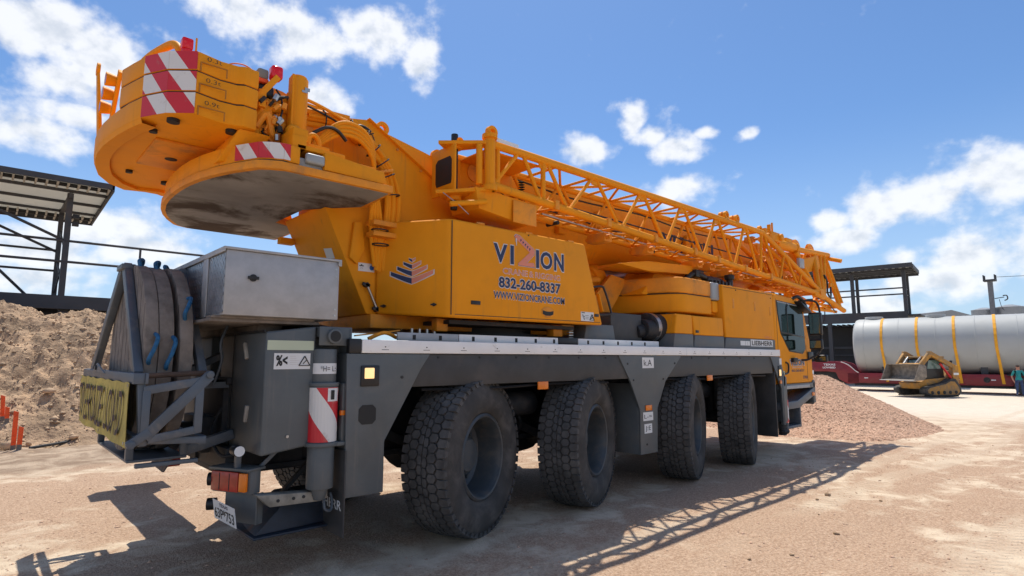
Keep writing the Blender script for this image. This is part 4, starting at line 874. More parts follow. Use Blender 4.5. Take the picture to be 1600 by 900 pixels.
# luffing cylinder
b = MB(); b.tube((1.0,0,2.32), (3.55,0,2.92), .26, 32); b.tube((3.40,0,2.885), (3.62,0,2.935), .30, 32); b.blob((1.0,0,2.32), (.26,.26,.26)); b.build('luffing_cylinder', YEL, crane, bev=.015)
b = MB(); b.tube((3.55,0,2.92), (5.3,0,3.22), .17, 24); b.build('luffing_rod', STEEL, crane)
b = MB(); b.tube((2.95,-.32,2.86), (3.35,-.32,2.92), .05, 12); b.prism([(2.9,2.42),(3.5,2.42),(3.95,2.95),(3.55,3.0)], 'y', -.42, -.36); b.build('cylinder_valve', YELD, crane)
# boom rest tray with its pillar
b = MB(); b.hexa([(3.15,-.90,3.065), (3.75,-.95,3.02), (5.20,-.95,3.10), (5.20,-.36,3.10), (3.3,-.36,3.06)], [(3.15,-.90,3.08), (3.75,-.95,3.17), (5.20,-.95,3.24), (5.20,-.36,3.24), (3.3,-.36,3.12)]); b.build('boom_rest_tray', YEL, crane, bev=.012)
b = MB(); b.prism([(3.85,2.7),(5.0,2.7),(5.9,3.12),(4.3,3.12)], 'y', -.75, .75); b.build('boom_rest_pillar', YEL, crane, bev=.015)

# ---------------- finer clutter of the winch bay: pipes, unions, clamps, cables
random.seed(21)
for k in range(18):
    x0 = random.uniform(-1.97,-1.82); y0 = -1.04+random.random()*.12; z0 = random.uniform(3.50,3.86)
    p1 = (x0+random.uniform(.02,.10), y0+random.uniform(-.03,.03), z0+random.uniform(-.10,.14)); p2 = (p1[0]+random.uniform(.0,.10), p1[1], p1[2]+random.uniform(-.12,.10))
    b = MB(); b.path([(x0,y0,z0), p1, p2], random.choice((.008,.012,.016)), 7); b.build('small_pipe', random.choice((YELD, YELD, YEL, DARK)), crane)
for k in range(9):
    x0 = random.uniform(-1.96,-1.70); z0 = random.uniform(3.52,3.90); b = MB(); b.tube((x0,-1.08,z0), (x0+random.uniform(-.02,.04),-1.08,z0+.05), random.uniform(.014,.026), 6); b.build('pipe_union', random.choice((YELD, YELD, DARK, STEEL)), crane)
b = MB(); b.path([(-1.68,-.97,4.02),(-1.45,-.92,4.04),(-1.15,-.86,4.00),(-.9,-.82,3.9)], .016, 8); b.build('small_pipe', YEL, crane)
b = MB(); b.path([(-1.68,-.95,3.98),(-1.45,-.90,3.995),(-1.15,-.84,3.955),(-.9,-.82,3.86)], .010, 8); b.build('sensor_cable', BLACK, crane)
b = MB(); b.path([(-1.45,-1.0,3.72),(-1.33,-1.02,3.80),(-1.22,-1.0,3.80),(-1.12,-.97,3.74)], .016, 8); b.build('sensor_cable', BLACK, crane)
for x, z in ((-.35,3.95), (-.05,3.78), (.2,3.6), (-1.1,4.05), (-.95,3.62), (-.2,3.0), (.3,2.9), (.55,3.15)):
    b = MB(); b.tube((x,-.600,z), (x,-.612,z), .016, 8); b.build('bolt', YELD, crane)
# housing: hinges, lifting points, edge seam along the top
for x in (.25,.95,1.65):
    b = MB(); b.tube((x-.05,-1.283,3.118), (x+.05,-1.283,3.120), .012, 8); b.build('hinge', YELD, hs)
b = MB(); b.bar((-.08,-1.3015,2.155), (2.16,-1.3015,2.168), .003, .006); b.build('panel_seam', DARK, hs)

# ================================================================== lattice jib folded along the boom's right side
YO, YI = -1.25, -.66
b = MB()
b.prism([(.42,4.0),(1.22,3.98),(1.22,3.55),(1.0,3.42),(.42,3.5)], 'y', -.70, -.675)                     # inner web plate of the jib foot
b.box((.05,-.72,3.58), (.42,-.69,3.98)); b.box((.40,-1.20,3.97), (1.2,-.70,3.99))
jib = b.build('lattice_jib', YEL, crane, bev=.006)
def zbot(x, y): return (3.57-.05*(x-.4) if y < -1 else 3.62-.05*(x-.4))
def chord(pts, r=.047):
    b = MB(); b.path(pts, r, 12, 0); return b.build('jib_chord', YEL, jib)
KX = 7.0
TO = lambda x: Vector((x, YO, 4.035 if x <= KX else 4.035-(x-KX)*.335)); TI = lambda x: Vector((x, YI, 4.03 if x <= KX else 4.03-(x-KX)*.335))
BO = lambda x: Vector((x, YO, 3.575-.051*(x-.36))); BI = lambda x: Vector((x, YI, 3.61-.051*(x-.36)))
chord([TO(.38), TO(KX), TO(9.62)]); chord([BO(.36), BO(9.62)]); chord([TI(.38), TI(KX), TI(9.62)], .042); chord([BI(.5), BI(9.62)], .042)
chord([TO(7.15)+V(0,.13,-.02), TO(9.7)+V(0,.10,-.06)], .042)
def brace(p, q, r=.024, nm='jib_brace', m=YEL):
    b = MB(); b.tube(p, q, r, 10); return b.build(nm, m, jib)
tops = [.86, 2.16, 3.2, 4.25, 5.3, 6.3]; bots = [(.44, 1.18), (1.66, 2.66), (2.72, 3.72), (3.78, 4.78), (4.84, 5.80), (5.86, 6.75)]
for t, (l, r_) in zip(tops, bots):
    for T, B in ((TO, BO), (TI, BI)):
        brace(T(t-.03), B(l)); brace(T(t+.03), B(r_))
for T, B in ((TO, BO), (TI, BI)):
    brace(T(1.28), B(1.64)); brace(T(1.22), B(1.22), .03); brace(T(6.95), B(6.85)); brace(T(7.05), B(7.6)); brace(T(7.9), B(7.65)); brace(T(8.0), B(8.5)); brace(T(8.7), B(8.55))
xs = [.86,1.5,2.16,2.7,3.2,3.75,4.25,4.8,5.3,5.8,6.3,6.9]
for i in range(len(xs)-1):
    a_, c_ = xs[i], xs[i+1]
    if i % 2: brace(TO(a_), TI(c_), .018); brace(BI(a_), BO(c_), .018)
    else: brace(TI(a_), TO(c_), .018); brace(BO(a_), BI(c_), .018)
    brace(TO(c_), TI(c_), .018); brace(BO(a_), BI(a_), .018)
for k in range(5): brace(BO(7.3+k*.5), BI(7.3+k*.5), .02); brace(BO(7.3+k*.5), BI(7.8+k*.5), .016)
# jib foot: hinge posts, fork plates, pins, lugs
def jp(nm, fn, m=YEL, bev=.006):
    b = MB(); fn(b); return b.build(nm, m, jib, bev=bev)
jp('foot_post', lambda b: (b.tube((.40,-1.25,3.50), (.40,-1.25,4.10), .062, 18), b.tube((.40,-1.25,4.08), (.40,-1.25,4.13), .085, 18), b.tube((.40,-1.25,3.50), (.40,-1.25,3.56), .085, 18)))
jp('foot_post', lambda b: b.tube((.28,-1.22,3.56), (.28,-1.22,4.0), .035, 14)); jp('foot_post', lambda b: b.tube((.52,-1.24,3.56), (.52,-1.24,4.02), .03, 12))
jp('hinge_pin', lambda b: (b.tube((.13,-.98,3.30), (.13,-.98,4.14), .038, 14),), BLACK)
jp('foot_fork', lambda b: (b.hexa([(-.10,-1.0,3.97), (.42,-1.31,4.02), (.48,-1.2,4.02), (.12,-.86,3.97)], [(-.10,-1.0,4.01), (.42,-1.31,4.06), (.48,-1.2,4.06), (.12,-.86,4.01)]), b.tube((.13,-.98,3.97), (.13,-.98,4.03), .08, 16)))
jp('foot_fork', lambda b: (b.hexa([(-.14,-1.02,3.42), (.40,-1.31,3.50), (.48,-1.2,3.50), (.10,-.86,3.42)], [(-.14,-1.02,3.46), (.40,-1.31,3.54), (.48,-1.2,3.54), (.10,-.86,3.46)]), b.tube((.13,-.98,3.40), (.13,-.98,3.48), .08, 16)))
jp('foot_end_plate', lambda b: (b.prism([(-1.12,3.46),(-.70,3.46),(-.70,3.98),(-1.12,3.98)], 'x', .03, .055),))
jp('foot_opening', lambda b: (b.hexa(*[[(xx,-1.06+.0,3.56), (xx,-.80,3.56), (xx,-.78,3.60), (xx,-.78,3.82), (xx,-.82,3.86), (xx,-1.04,3.86), (xx,-1.07,3.82), (xx,-1.07,3.60)] for xx in (.026, .03)]),), BLKP, 0)
jp('foot_tube', lambda b: (b.tube((-.05,-1.15,3.30), (.32,-1.30,3.36), .03, 12),))
jp('foot_bin', lambda b: (b.hexa([(.28,-1.22,3.30), (1.0,-1.22,3.22), (1.0,-.75,3.22), (.28,-.75,3.30)], [(.22,-1.24,3.52), (1.18,-1.24,3.48), (1.18,-.72,3.48), (.22,-.72,3.52)]),))
jp('foot_bin_cover', lambda b: (b.box((.74,-1.26,3.22), (1.1,-1.245,3.47)),), YELD)
for x in (.42,):
    l_ = lug(x, 4.16, -1.28, jib, .07); lug(x+.06, 4.16, -1.20, jib, .06)
lug(.18, 4.06, -1.02, jib, .05); lug(.86, 4.10, -.72, jib, .05)
for x in (5.62, 6.0): lug(x, 4.13, -1.28, jib, .07); lug(x, 4.13, -1.20, jib, .07)
lug(6.95, 4.10, -1.25, jib, .06); lug(7.3, 4.03, -1.25, jib, .05)
b = MB(); b.box((.46,-1.30,4.055), (.78,-1.298,4.10)); b.build('jib_sticker', STICK, jib)
def ringdisc(x, z, y, r, m):
    b = MB(); b.lathe([(r,-.006),(r*1.12,-.012),(r*1.12,.0)], (x,y,z), 'y', 20); b.tube((x,y-.002,z), (x,y+.001,z), r*.98, 20); return b.build('web_port', m, jib)
for x, z, r in ((.62,3.88,.09), (.60,3.66,.06), (.80,3.70,.035)): ringdisc(x, z, -.703, r, YELD if r > .05 else BLKP)
jp('spring_strut', lambda b: (b.tube((.90,-.72,3.60), (.90,-.72,3.74), .02, 10), b.box((.84,-.74,3.56), (.90,-.70,3.60))), BLACK, 0)
jp('coil_spring', lambda b: [b.lathe([(.02,-.008),(.042,0),(.02,.008)], (1.30,-.80,3.62+k*.03), 'z', 10) for k in range(10)], DARK, 0)
jp('jib_cable', lambda b: (b.path([(.86,-.74,3.60),(.92,-.78,3.52),(1.0,-.8,3.54),(1.04,-.78,3.66),(1.0,-.74,3.72)], .006, 6),), BLACK, 0)
jp('jib_cable', lambda b: (b.path([(-.10,-1.10,3.42),(.02,-1.2,3.3),(.12,-1.25,3.2)], .005, 6, 0),), STEEL, 0)
# front end of the jib: sloping plates, tip fork, head frame of the boom with sheaves
for ya in (-1.29, -.72): jp('tip_plate', lambda b: b.prism([(9.25,3.16),(9.75,3.22),(9.95,3.06),(9.75,2.98),(9.3,3.04)], 'y', ya, ya+.08))
jp('pivot_pin', lambda b: (b.tube((9.55,-1.32,3.11), (9.55,-.6,3.11), .04, 12),), YELD, 0)
jp('web_plate', lambda b: b.prism([(7.5,3.85),(9.2,3.25),(9.2,3.12),(8.1,3.18)], 'y', -1.0, -.985)); jp('web_plate', lambda b: b.prism([(7.4,3.3),(8.0,3.75),(8.3,3.7),(8.6,3.2)], 'y', -.6, -.58))
for xw_, zw_ in ((8.35,3.36), (8.5,3.33)): jp('web_port', lambda b: b.tube((xw_,-1.006,zw_), (xw_,-.99,zw_), .04, 14), BLKP, 0)
arms = [((9.8,-1.2,3.1),(11.2,-1.2,2.83),.055), ((9.75,-1.2,3.15),(10.35,-.9,4.15),.06), ((10.1,-1.15,3.08),(10.75,-.9,4.12),.05), ((10.95,-1.2,2.9),(10.85,-.9,4.15),.045), ((9.6,-.7,3.15),(11.1,-.7,2.9),.05),
        ((8.8,-1.0,4.02),(11.3,-.9,4.18),.06), ((8.9,-.6,4.0),(11.2,-.6,4.15),.05), ((9.0,-1.05,3.95),(9.9,-1.1,3.15),.05), ((9.3,-.85,3.95),(9.9,-.9,3.3),.045), ((10.0,-.7,3.2),(10.5,-.6,4.1),.04),
        ((9.6,-1.15,2.95),(10.9,-1.1,2.78),.025), ((9.6,-.7,2.95),(10.9,-.7,2.78),.025), ((10.2,-1.2,3.0),(10.2,-.7,3.0),.03), ((10.9,-1.2,2.9),(10.9,-.7,2.9),.035), ((11.25,-1.2,4.0),(11.3,-.6,4.2),.05), ((9.9,-.9,3.75),(10.6,-.85,4.1),.03), ((9.2,-1.0,3.4),(10.2,-.95,3.9),.03), ((9.45,-1.1,2.75),(9.8,-1.1,3.0),.05), ((9.4,-1.1,2.78),(11.0,-1.1,2.80),.03)]
random.seed(11)
arms += [((8.2,-1.0,3.98),(8.9,-1.1,3.30),.028), ((8.6,-.65,4.0),(9.2,-.7,3.3),.03), ((9.1,-.95,4.0),(9.6,-1.15,3.15),.03), ((9.9,-.95,4.1),(9.5,-.7,3.3),.028), ((10.9,-.95,4.1),(10.2,-1.15,3.15),.035), ((10.4,-.6,4.1),(11.0,-.7,2.95),.03),
         ((9.4,-1.2,3.3),(9.4,-.65,3.3),.025), ((8.4,-1.2,3.58),(8.4,-.66,3.55),.025), ((10.85,-.95,3.9),(10.85,-.55,3.9),.03), ((11.1,-1.2,3.0),(11.15,-.9,4.1),.035), ((10.0,-1.2,2.95),(10.55,-.7,2.85),.022), ((10.55,-1.2,2.9),(10.0,-.7,2.98),.022), ((7.7,-.95,3.95),(8.6,-.7,3.35),.03), ((7.2,-.9,4.0),(8.0,-.9,3.35),.03), ((7.4,-.9,3.3),(8.3,-.9,3.95),.025)]
for p, q, r in arms: brace(Vector(p), Vector(q), r, 'head_strut')
jp('head_plate', lambda b: b.box((9.2,-1.05,3.6), (9.26,-.6,4.0))); jp('head_plate', lambda b: b.box((10.75,-1.1,3.35), (11.0,-.8,3.45)))
jp('head_box', lambda b: (b.hexa([(9.5,-1.0,3.55), (10.5,-1.0,3.75), (10.5,-.92,3.75), (9.5,-.92,3.55)], [(9.4,-1.0,3.85), (10.4,-1.0,4.05), (10.4,-.92,4.05), (9.4,-.92,3.85)])))
jp('head_sheave', lambda b: (b.lathe([(.03,-.04),(.19,-.04),(.21,-.02),(.17,0),(.21,.02),(.19,.04),(.03,.04)], (10.6,-.75,4.18), 'y', 24),), YELD, 0)
jp('head_sheave', lambda b: (b.lathe([(.03,-.04),(.17,-.04),(.19,-.02),(.15,0),(.19,.02),(.17,.04),(.03,.04)], (9.65,-.8,4.16), 'y', 24),), YELD, 0)
jp('head_sheave', lambda b: (b.lathe([(.03,-.04),(.24,-.04),(.26,-.02),(.21,0),(.26,.02),(.24,.04),(.03,.04)], (7.9,-.75,3.55), 'y', 28),), YELD, 0)
jp('head_cylinder', lambda b: (b.tube((8.1,-1.0,4.02), (9.1,-.98,4.06), .105, 20), b.tube((9.05,-.98,4.06), (9.15,-.98,4.06), .12, 20), b.box((8.55,-1.06,4.12), (8.85,-.9,4.2))), YEL, .008)
jp('head_bracket', lambda b: (b.box((7.5,-1.2,3.98), (7.9,-1.0,4.16)), b.box((7.55,-1.16,4.16), (7.6,-1.1,4.3)), b.tube((7.72,-1.13,4.1), (7.72,-1.13,4.36), .02, 8), b.box((7.35,-1.16,4.04), (7.45,-1.05,4.2)), b.tube((7.9,-1.25,4.08), (7.9,-.95,4.08), .07, 14)))
jp('grey_cable_tray', lambda b: (b.box((9.0,-1.12,3.62), (9.25,-1.06,3.82)),), ALU)
jp('jib_cable', lambda b: (b.path([(10.4,-1.1,3.6),(10.5,-1.12,3.4),(10.45,-1.13,3.2),(10.6,-1.14,3.1),(10.75,-1.1,3.35)], .02, 8), b.path([(10.3,-1.1,2.9),(10.2,-1.12,2.6),(10.05,-1.1,2.45)], .012, 6), b.path([(9.5,-1.25,3.0),(10.2,-1.2,2.95),(10.7,-1.2,2.75)], .012, 6)), BLACK, 0)
for k, (x, z) in enumerate(((5.0,3.30),(5.4,3.30),(6.0,3.25),(6.4,3.22),(3.6,3.36),(2.6,3.40))):
    jp('roller_bracket', lambda b: (b.box((x,-1.05,z-.10), (x+.16,-.75,z+.02)), b.tube((x+.05,-1.12,z-.04), (x+.05,-.7,z-.04), .035, 10)), YELD)

# ================================================================== counterweight plates carried on the deck, engine cover, cab
plan = [(3.72,0),(3.90,-.50),(4.12,-1.06),(4.22,-1.17),(4.36,-1.21),(5.10,-1.21),(5.12,-1.14),(5.60,-1.14),(5.60,1.2),(4.36,1.21),(4.12,1.06),(3.9,.5)]
b = MB(); b.prism(plan, 'z', 2.42, 2.70); dc = b.build('counterweight_plate', YEL, crane, bev=.025, seg=3, ang=.6)
b = MB(); b.prism([(x*.995+.02, y*.985) for x, y in plan], 'z', 2.70, 2.712); b.build('plate_gap', BLKP, dc)
b = MB(); b.prism([p for p in plan], 'z', 2.712, 2.96); b.build('counterweight_plate', YELD, crane, bev=.035, seg=3, ang=.6)
b = MB(); b.box((5.09,-1.235,2.66), (5.33,-1.13,2.95)); b.build('grey_handle', MATS['grey_plastic'], crane, bev=.03, seg=3)
b = MB(); b.box((5.13,-1.215,2.46), (5.30,-1.13,2.65)); b.build('plate_stop', YEL, crane, bev=.025, seg=3)
strip([(5.43,-1.145), (5.585,-1.145)], 2.44, 2.69, STRIPE, dc, .003, .08)
b = MB(); b.box((4.1,-1.0,2.2), (5.55,1.0,2.41)); b.box((3.85,-.7,1.88), (5.2,.7,2.3)); b.build('plate_support', BLACK, crane)
b = MB(); b.tube((3.42,-1.02,2.14), (3.72,-1.02,2.14), .145, 20); b.tube((3.3,-1.0,2.10), (3.45,-1.02,2.12), .10, 16); b.tube((3.62,-.95,2.17), (4.2,-.95,2.17), .215, 28); b.build('exhaust_silencer', DARK, crane, bev=.015)
b = MB(); b.tube((3.66,-.95,2.17), (3.74,-.95,2.17), .219, 28); b.build('silencer_band', STEEL, crane)
# two-tone engine cover panels
def cover(x0, x1, z1, zmid, xr0=None):
    xr0 = x0 if xr0 is None else xr0
    b = MB(); b.hexa([(xr0+.05,-1.30,zmid), (x1,-1.30,zmid), (x1,1.30,zmid), (xr0+.05,1.30,zmid)], [(x0,-1.295,z1), (x1,-1.295,z1), (x1,1.295,z1), (x0,1.295,z1)]); y_ = b.build('engine_cover', YEL, crane, bev=.022, seg=3)
    b = MB(); b.hexa([(xr0,-1.302,1.886), (x1,-1.302,1.886), (x1,1.302,1.886), (xr0,1.302,1.886)], [(xr0+.05,-1.302,zmid-.001), (x1,-1.302,zmid-.001), (x1,1.302,zmid-.001), (xr0+.05,1.302,zmid-.001)]); b.build('cover_base', SLATE, y_, bev=.006)
    return y_
cover(3.92, 4.345, 2.375, 2.085, 3.80); c2 = cover(4.355, 5.28, 2.37, 2.075)
b = MB(); b.box((4.42,-1.306,2.11), (4.51,-1.297,2.15)); b.build('lock_plate', BLACK, c2, bev=.003)
ec = cover(5.30, 7.17, 2.92, 2.065)
b = MB(); b.box((6.20,-1.306,1.935), (7.06,-1.302,2.05)); s = b.build('maker_badge', STICK, ec)
text('lettering', 'LIEBHERR', BLKP, s, (6.235,-1.3075,1.952), XP, ZP, .80, .08, bold=.018)
b = MB(); b.box((5.83,-1.306,1.945), (6.16,-1.302,2.02)); s = b.build('warning_sticker', STICK, ec); b = MB(); b.box((6.0,-1.3068,1.95), (6.005,-1.3062,2.015)); b.box((6.08,-1.3068,1.955), (6.085,-1.3062,2.01)); b.build('fine_print', BLKP, s)['kind'] = 'stuff'
text('model_lettering', '1090-4.1', PINK, ec, (6.76,-1.3015,2.085), XP, ZP, .27, .035)
for x, z in ((5.75,2.86), (7.08,2.82)):
    b = MB(); b.tube((x,-1.294,z), (x,-1.303,z), .010, 8); b.build('bolt', DARK, ec)
b = MB(); b.tube((6.05,-1.05,2.92), (6.05,-1.05,3.10), .055, 16); b.tube((6.05,-1.05,3.09), (6.05,-1.05,3.17), .085, 16); b.build('air_intake', BLACK, crane, bev=.01)
b = MB(); random.seed(5)
b.path([(4.8,-.9,2.97),(5.0,-.95,3.1),(5.2,-1.0,3.08),(5.5,-1.0,3.02),(5.8,-1.0,3.05)], .05, 10); b.box((5.0,-1.02,3.05), (5.25,-.85,3.17)); b.tube((5.3,-1.0,3.03), (5.75,-1.0,3.03), .07, 12)
for k in range(7): x = 5.35+k*.12; b.box((x,-1.1,2.92), (x+.05,-.9,2.97+random.random()*.08))
b.build('engine_pipework', BLACK, crane, bev=.01)
b = MB(); b.box((5.4,-1.0,2.921), (7.1,-.6,2.95))
for k in range(12): b.box((5.5+k*.13,-1.12,2.921), (5.58+k*.13,-.98,2.94))
b.build('engine_grille', BLACK, crane)
# ---------------- driver's cab
side = [(7.22,1.25),(7.22,2.88),(7.40,2.93),(8.45,2.88),(8.62,2.76),(8.93,1.95),(8.95,1.25)]
b = MB(); b.prism(side, 'y', -1.27, 1.27); cab = b.build('driver_cab', YEL, crane, bev=.035, seg=4)
def pad(nm, poly, y0, y1, m, bev=.004): b = MB(); b.prism(poly, 'y', y0, y1); return b.build(nm, m, cab, bev=bev)
win = [(7.40,2.79),(8.40,2.76),(8.56,2.62),(8.60,1.93),(8.46,1.84),(7.85,1.88),(7.52,2.2),(7.42,2.56)]
cxw = sum(p[0] for p in win)/8; czw = sum(p[1] for p in win)/8
pad('window_seal', [(cxw+(x-cxw)*1.05, czw+(z-czw)*1.05) for x, z in win], -1.274, -1.26, BLACK)
pad('window', win, -1.279, -1.265, GLASS, 0)
pad('window_bar', [(7.50,2.20),(8.60,2.13),(8.60,2.165),(7.49,2.235)], -1.284, -1.27, BLACK); pad('window_bar', [(7.80,2.20),(7.83,2.20),(7.83,2.78),(7.80,2.78)], -1.284, -1.27, BLACK); pad('window_trim', [(7.40,2.795),(8.40,2.765),(8.40,2.745),(7.40,2.775)], -1.283, -1.27, ALU)
pad('door_seam', [(7.35,1.30),(7.36,1.30),(7.36,2.84),(7.35,2.84)], -1.2715, -1.265, DARK, 0); pad('door_seam', [(8.66,1.30),(8.67,1.30),(8.67,2.0),(8.66,2.0)], -1.2715, -1.265, DARK, 0)
b = MB(); b.path([(7.42,-1.27,1.42),(7.45,-1.31,1.44),(7.62,-1.31,1.46),(7.66,-1.31,1.50),(7.67,-1.31,1.62),(7.64,-1.27,1.66)], .017, 8); b.build('door_handle', BLACK, cab)
text('lettering', 'VIZION', PALE, cab, (7.83,-1.272,1.585), XP, ZP, .70, .135, bold=.07); text('lettering', 'VIZION', NAVY, cab, (7.85,-1.2735,1.595), XP, ZP, .66, .115, bold=.03)
flat_z = [(8.10,1.74),(8.13,1.755),(8.27,1.66),(8.22,1.60),(8.15,1.60),(8.20,1.66),(8.13,1.72)]
b = MB(); b.add([(x,-1.2745,z) for x, z in flat_z], [tuple(range(7))]); b.build('emblem', PALE, cab)
text('lettering', 'CRANE & RIGGING', PALE, cab, (7.92,-1.2725,1.545), XP, ZP, .5, .03); text('lettering', '832-260-8337', NAVY, cab, (7.90,-1.2725,1.475), XP, ZP, .60, .045, bold=.02)
text('unit_number', '7703', NAVY, cab, (8.42,-1.2725,1.335), XP, ZP, .22, .06, bold=.03)
pad('cab_sill', [(7.24,1.16),(8.93,1.16),(8.95,1.255),(7.24,1.255)], -1.29, -1.2, SLATE); pad('sill_tread', [(7.36,1.165),(8.68,1.165),(8.68,1.225),(7.36,1.225)], -1.296, -1.28, ALU)
b = MB(); b.hexa([(7.25,-1.33,.80), (8.0,-1.33,.80), (8.92,-1.30,1.02), (8.95,-1.0,1.02), (7.25,-1.0,.80)], [(7.25,-1.33,.93), (7.95,-1.33,.93), (8.85,-1.30,1.15), (8.92,-1.0,1.15), (7.25,-1.0,.93)]); st_ = b.build('cab_step', SLATEL, crane, bev=.01)
b = MB(); b.box((7.45,-1.32,.45), (8.1,-1.10,.50)); b.box((7.45,-1.32,.50), (7.50,-1.10,.82)); b.box((8.05,-1.32,.50), (8.1,-1.10,.82)); b.build('lower_step', SLATEL, st_, bev=.006)
b = MB(); b.box((8.93,-1.25,.82), (8.98,1.25,1.65)); b.box((8.85,-1.29,.85), (8.97,-1.2,1.3)); b.build('front_bumper', SLATE, crane, bev=.02); b = MB(); b.box((8.72,-1.318,1.0), (8.86,-1.298,1.07)); b.build('amber_marker', TAILO, crane, bev=.006)
b = MB(); b.box((7.24,-1.37,.55), (7.30,-1.30,1.45)); b.box((7.30,-1.35,.6), (7.46,-1.2,1.4)); b.build('front_jack_column', SLATE, crane, bev=.01)
strip([(7.33,-1.355), (7.45,-1.355)], .58, .98, STRIPE, crane, .004, .02)
b = MB(); b.box((7.30,-1.362,1.24), (7.36,-1.358,1.50)); b.build('jack_sticker', CREAM, crane)
b = MB(); b.box((7.15,-1.367,1.62), (7.24,-1.363,1.73)); b.build('warning_sticker', STICK, crane)
b = MB(); b.tube((7.40,-1.25,.35), (7.40,-1.25,.58), .07, 14); b.blob((7.42,-1.28,.42), (.12,.08,.06)); b.build('front_jack_foot', DARK, crane)
# mirrors and their tubular arm
b = MB(); b.path([(8.3,-1.2,2.82),(8.45,-1.45,2.86),(8.55,-1.58,2.78),(8.58,-1.60,2.4),(8.55,-1.58,1.9),(8.45,-1.4,1.72),(8.4,-1.27,1.70)], .02, 8, 4); mr = b.build('mirror_arm', BLACK, crane)
for z0, z1, x in ((2.18,2.62,8.44), (1.90,2.10,8.42), (1.66,1.80,8.62)):
    b = MB(); b.box((x,-1.66,z0), (x+.09,-1.42,z1)); m_ = b.build('mirror', BLACK, mr, bev=.03, seg=3)
    b = MB(); b.box((x-.004,-1.635,z0+.03), (x+.001,-1.445,z1-.03)); b.build('mirror_glass', mat('mirror_face', (.25,.32,.30), .08, metal=.9) if 'mirror_face' not in MATS else MATS['mirror_face'], m_)
each('cab_marker_lamp', BLACK, cab, [lambda b: b.box((7.9,-1.33,1.66), (8.1,-1.27,1.74)), lambda b: b.box((8.7,-1.3,1.72), (8.95,-1.2,1.86))], .01)
b = MB(); b.hexa([(7.45,-1.2,2.93), (8.5,-1.2,2.89), (8.5,1.2,2.89), (7.45,1.2,2.93)], [(7.5,-1.1,2.99), (8.45,-1.1,2.95), (8.45,1.1,2.95), (7.5,1.1,2.99)]); b.build('cab_roof_cap', YEL, cab, bev=.015)
b = MB(); b.path([(8.15,-1.25,2.88),(8.25,-1.32,2.93),(8.45,-1.35,2.85),(8.6,-1.35,2.7)], .035, 8); b.hexa([(8.3,-1.42,2.74), (8.7,-1.42,2.62), (8.7,-1.15,2.62), (8.3,-1.15,2.74)], [(8.2,-1.40,2.84), (8.62,-1.40,2.72), (8.62,-1.15,2.72), (8.2,-1.15,2.84)]); b.build('sun_visor', BLACK, cab, bev=.01)

# ---------------- jib node gussets, pins, clamps and cables along the chords
random.seed(31)
for t_ in tops[1:]+[1.22, 6.95]:
    b = MB(); b.prism([(t_-.09,4.02), (t_+.09,4.02), (t_+.05,3.93), (t_-.05,3.93)], 'y', YO-.006, YO+.006); b.build('node_gusset', YEL, jib)
for k in range(7):
    x = 1.6+k*.95+random.uniform(-.2,.2); p = BO(x); b = MB(); b.box((x-.035,YO-.06,p.z-.055), (x+.035,YO+.05,p.z+.06)); b.build('chord_clamp', YELD, jib, bev=.008)
for k in range(5):
    x = 2.0+k*1.1; p = BI(x); b = MB(); b.tube((x,YI-.10,p.z-.02), (x,YI+.10,p.z-.02), .028, 10); b.build('jib_pin', STEEL if k % 2 else DARK, jib)
jp('jib_cable', lambda b: b.path([tuple(TI(1.3)+V(0,0,-.06)), tuple(TI(2.6)+V(0,.02,-.10)), tuple(TI(4.0)+V(0,0,-.06)), tuple(TI(5.5)+V(0,.02,-.11)), tuple(TI(6.8)+V(0,0,-.06))], .012, 6), BLACK, 0)
jp('jib_rope', lambda b: b.tube((1.5,-.95,3.50), (9.3,-.9,3.22), .012, 8), STEEL, 0); jp('jib_rope', lambda b: b.tube((1.5,-.85,3.72), (9.3,-.85,3.62), .012, 8), DARK, 0)
for k in range(8):
    x = 7.1+k*.32; z = 3.95-.1*k+random.uniform(-.25,.1); jp('head_fitting', lambda b: (b.box((x,-1.02,z-.05), (x+.12,-.85,z+.06)), b.tube((x+.06,-1.08,z), (x+.06,-.82,z), .03, 10)), YELD, .008)
for x, z in ((5.62,2.55),(6.4,2.55),(7.0,2.5)):
    b = MB(); b.box((x,-1.3005,z), (x+.06,-1.296,z+.16)); b.build('cover_latch', YELD, ec, bev=.002)
b = MB(); b.bar((5.34,-1.2985,2.885), (7.13,-1.2985,2.885), .003, .006); b.build('panel_seam', DARK, ec)
for x in (5.6,6.2,6.8):
    b = MB(); b.tube((x-.06,-1.28,2.912), (x+.06,-1.28,2.912), .014, 8); b.build('hinge', YELD, ec)

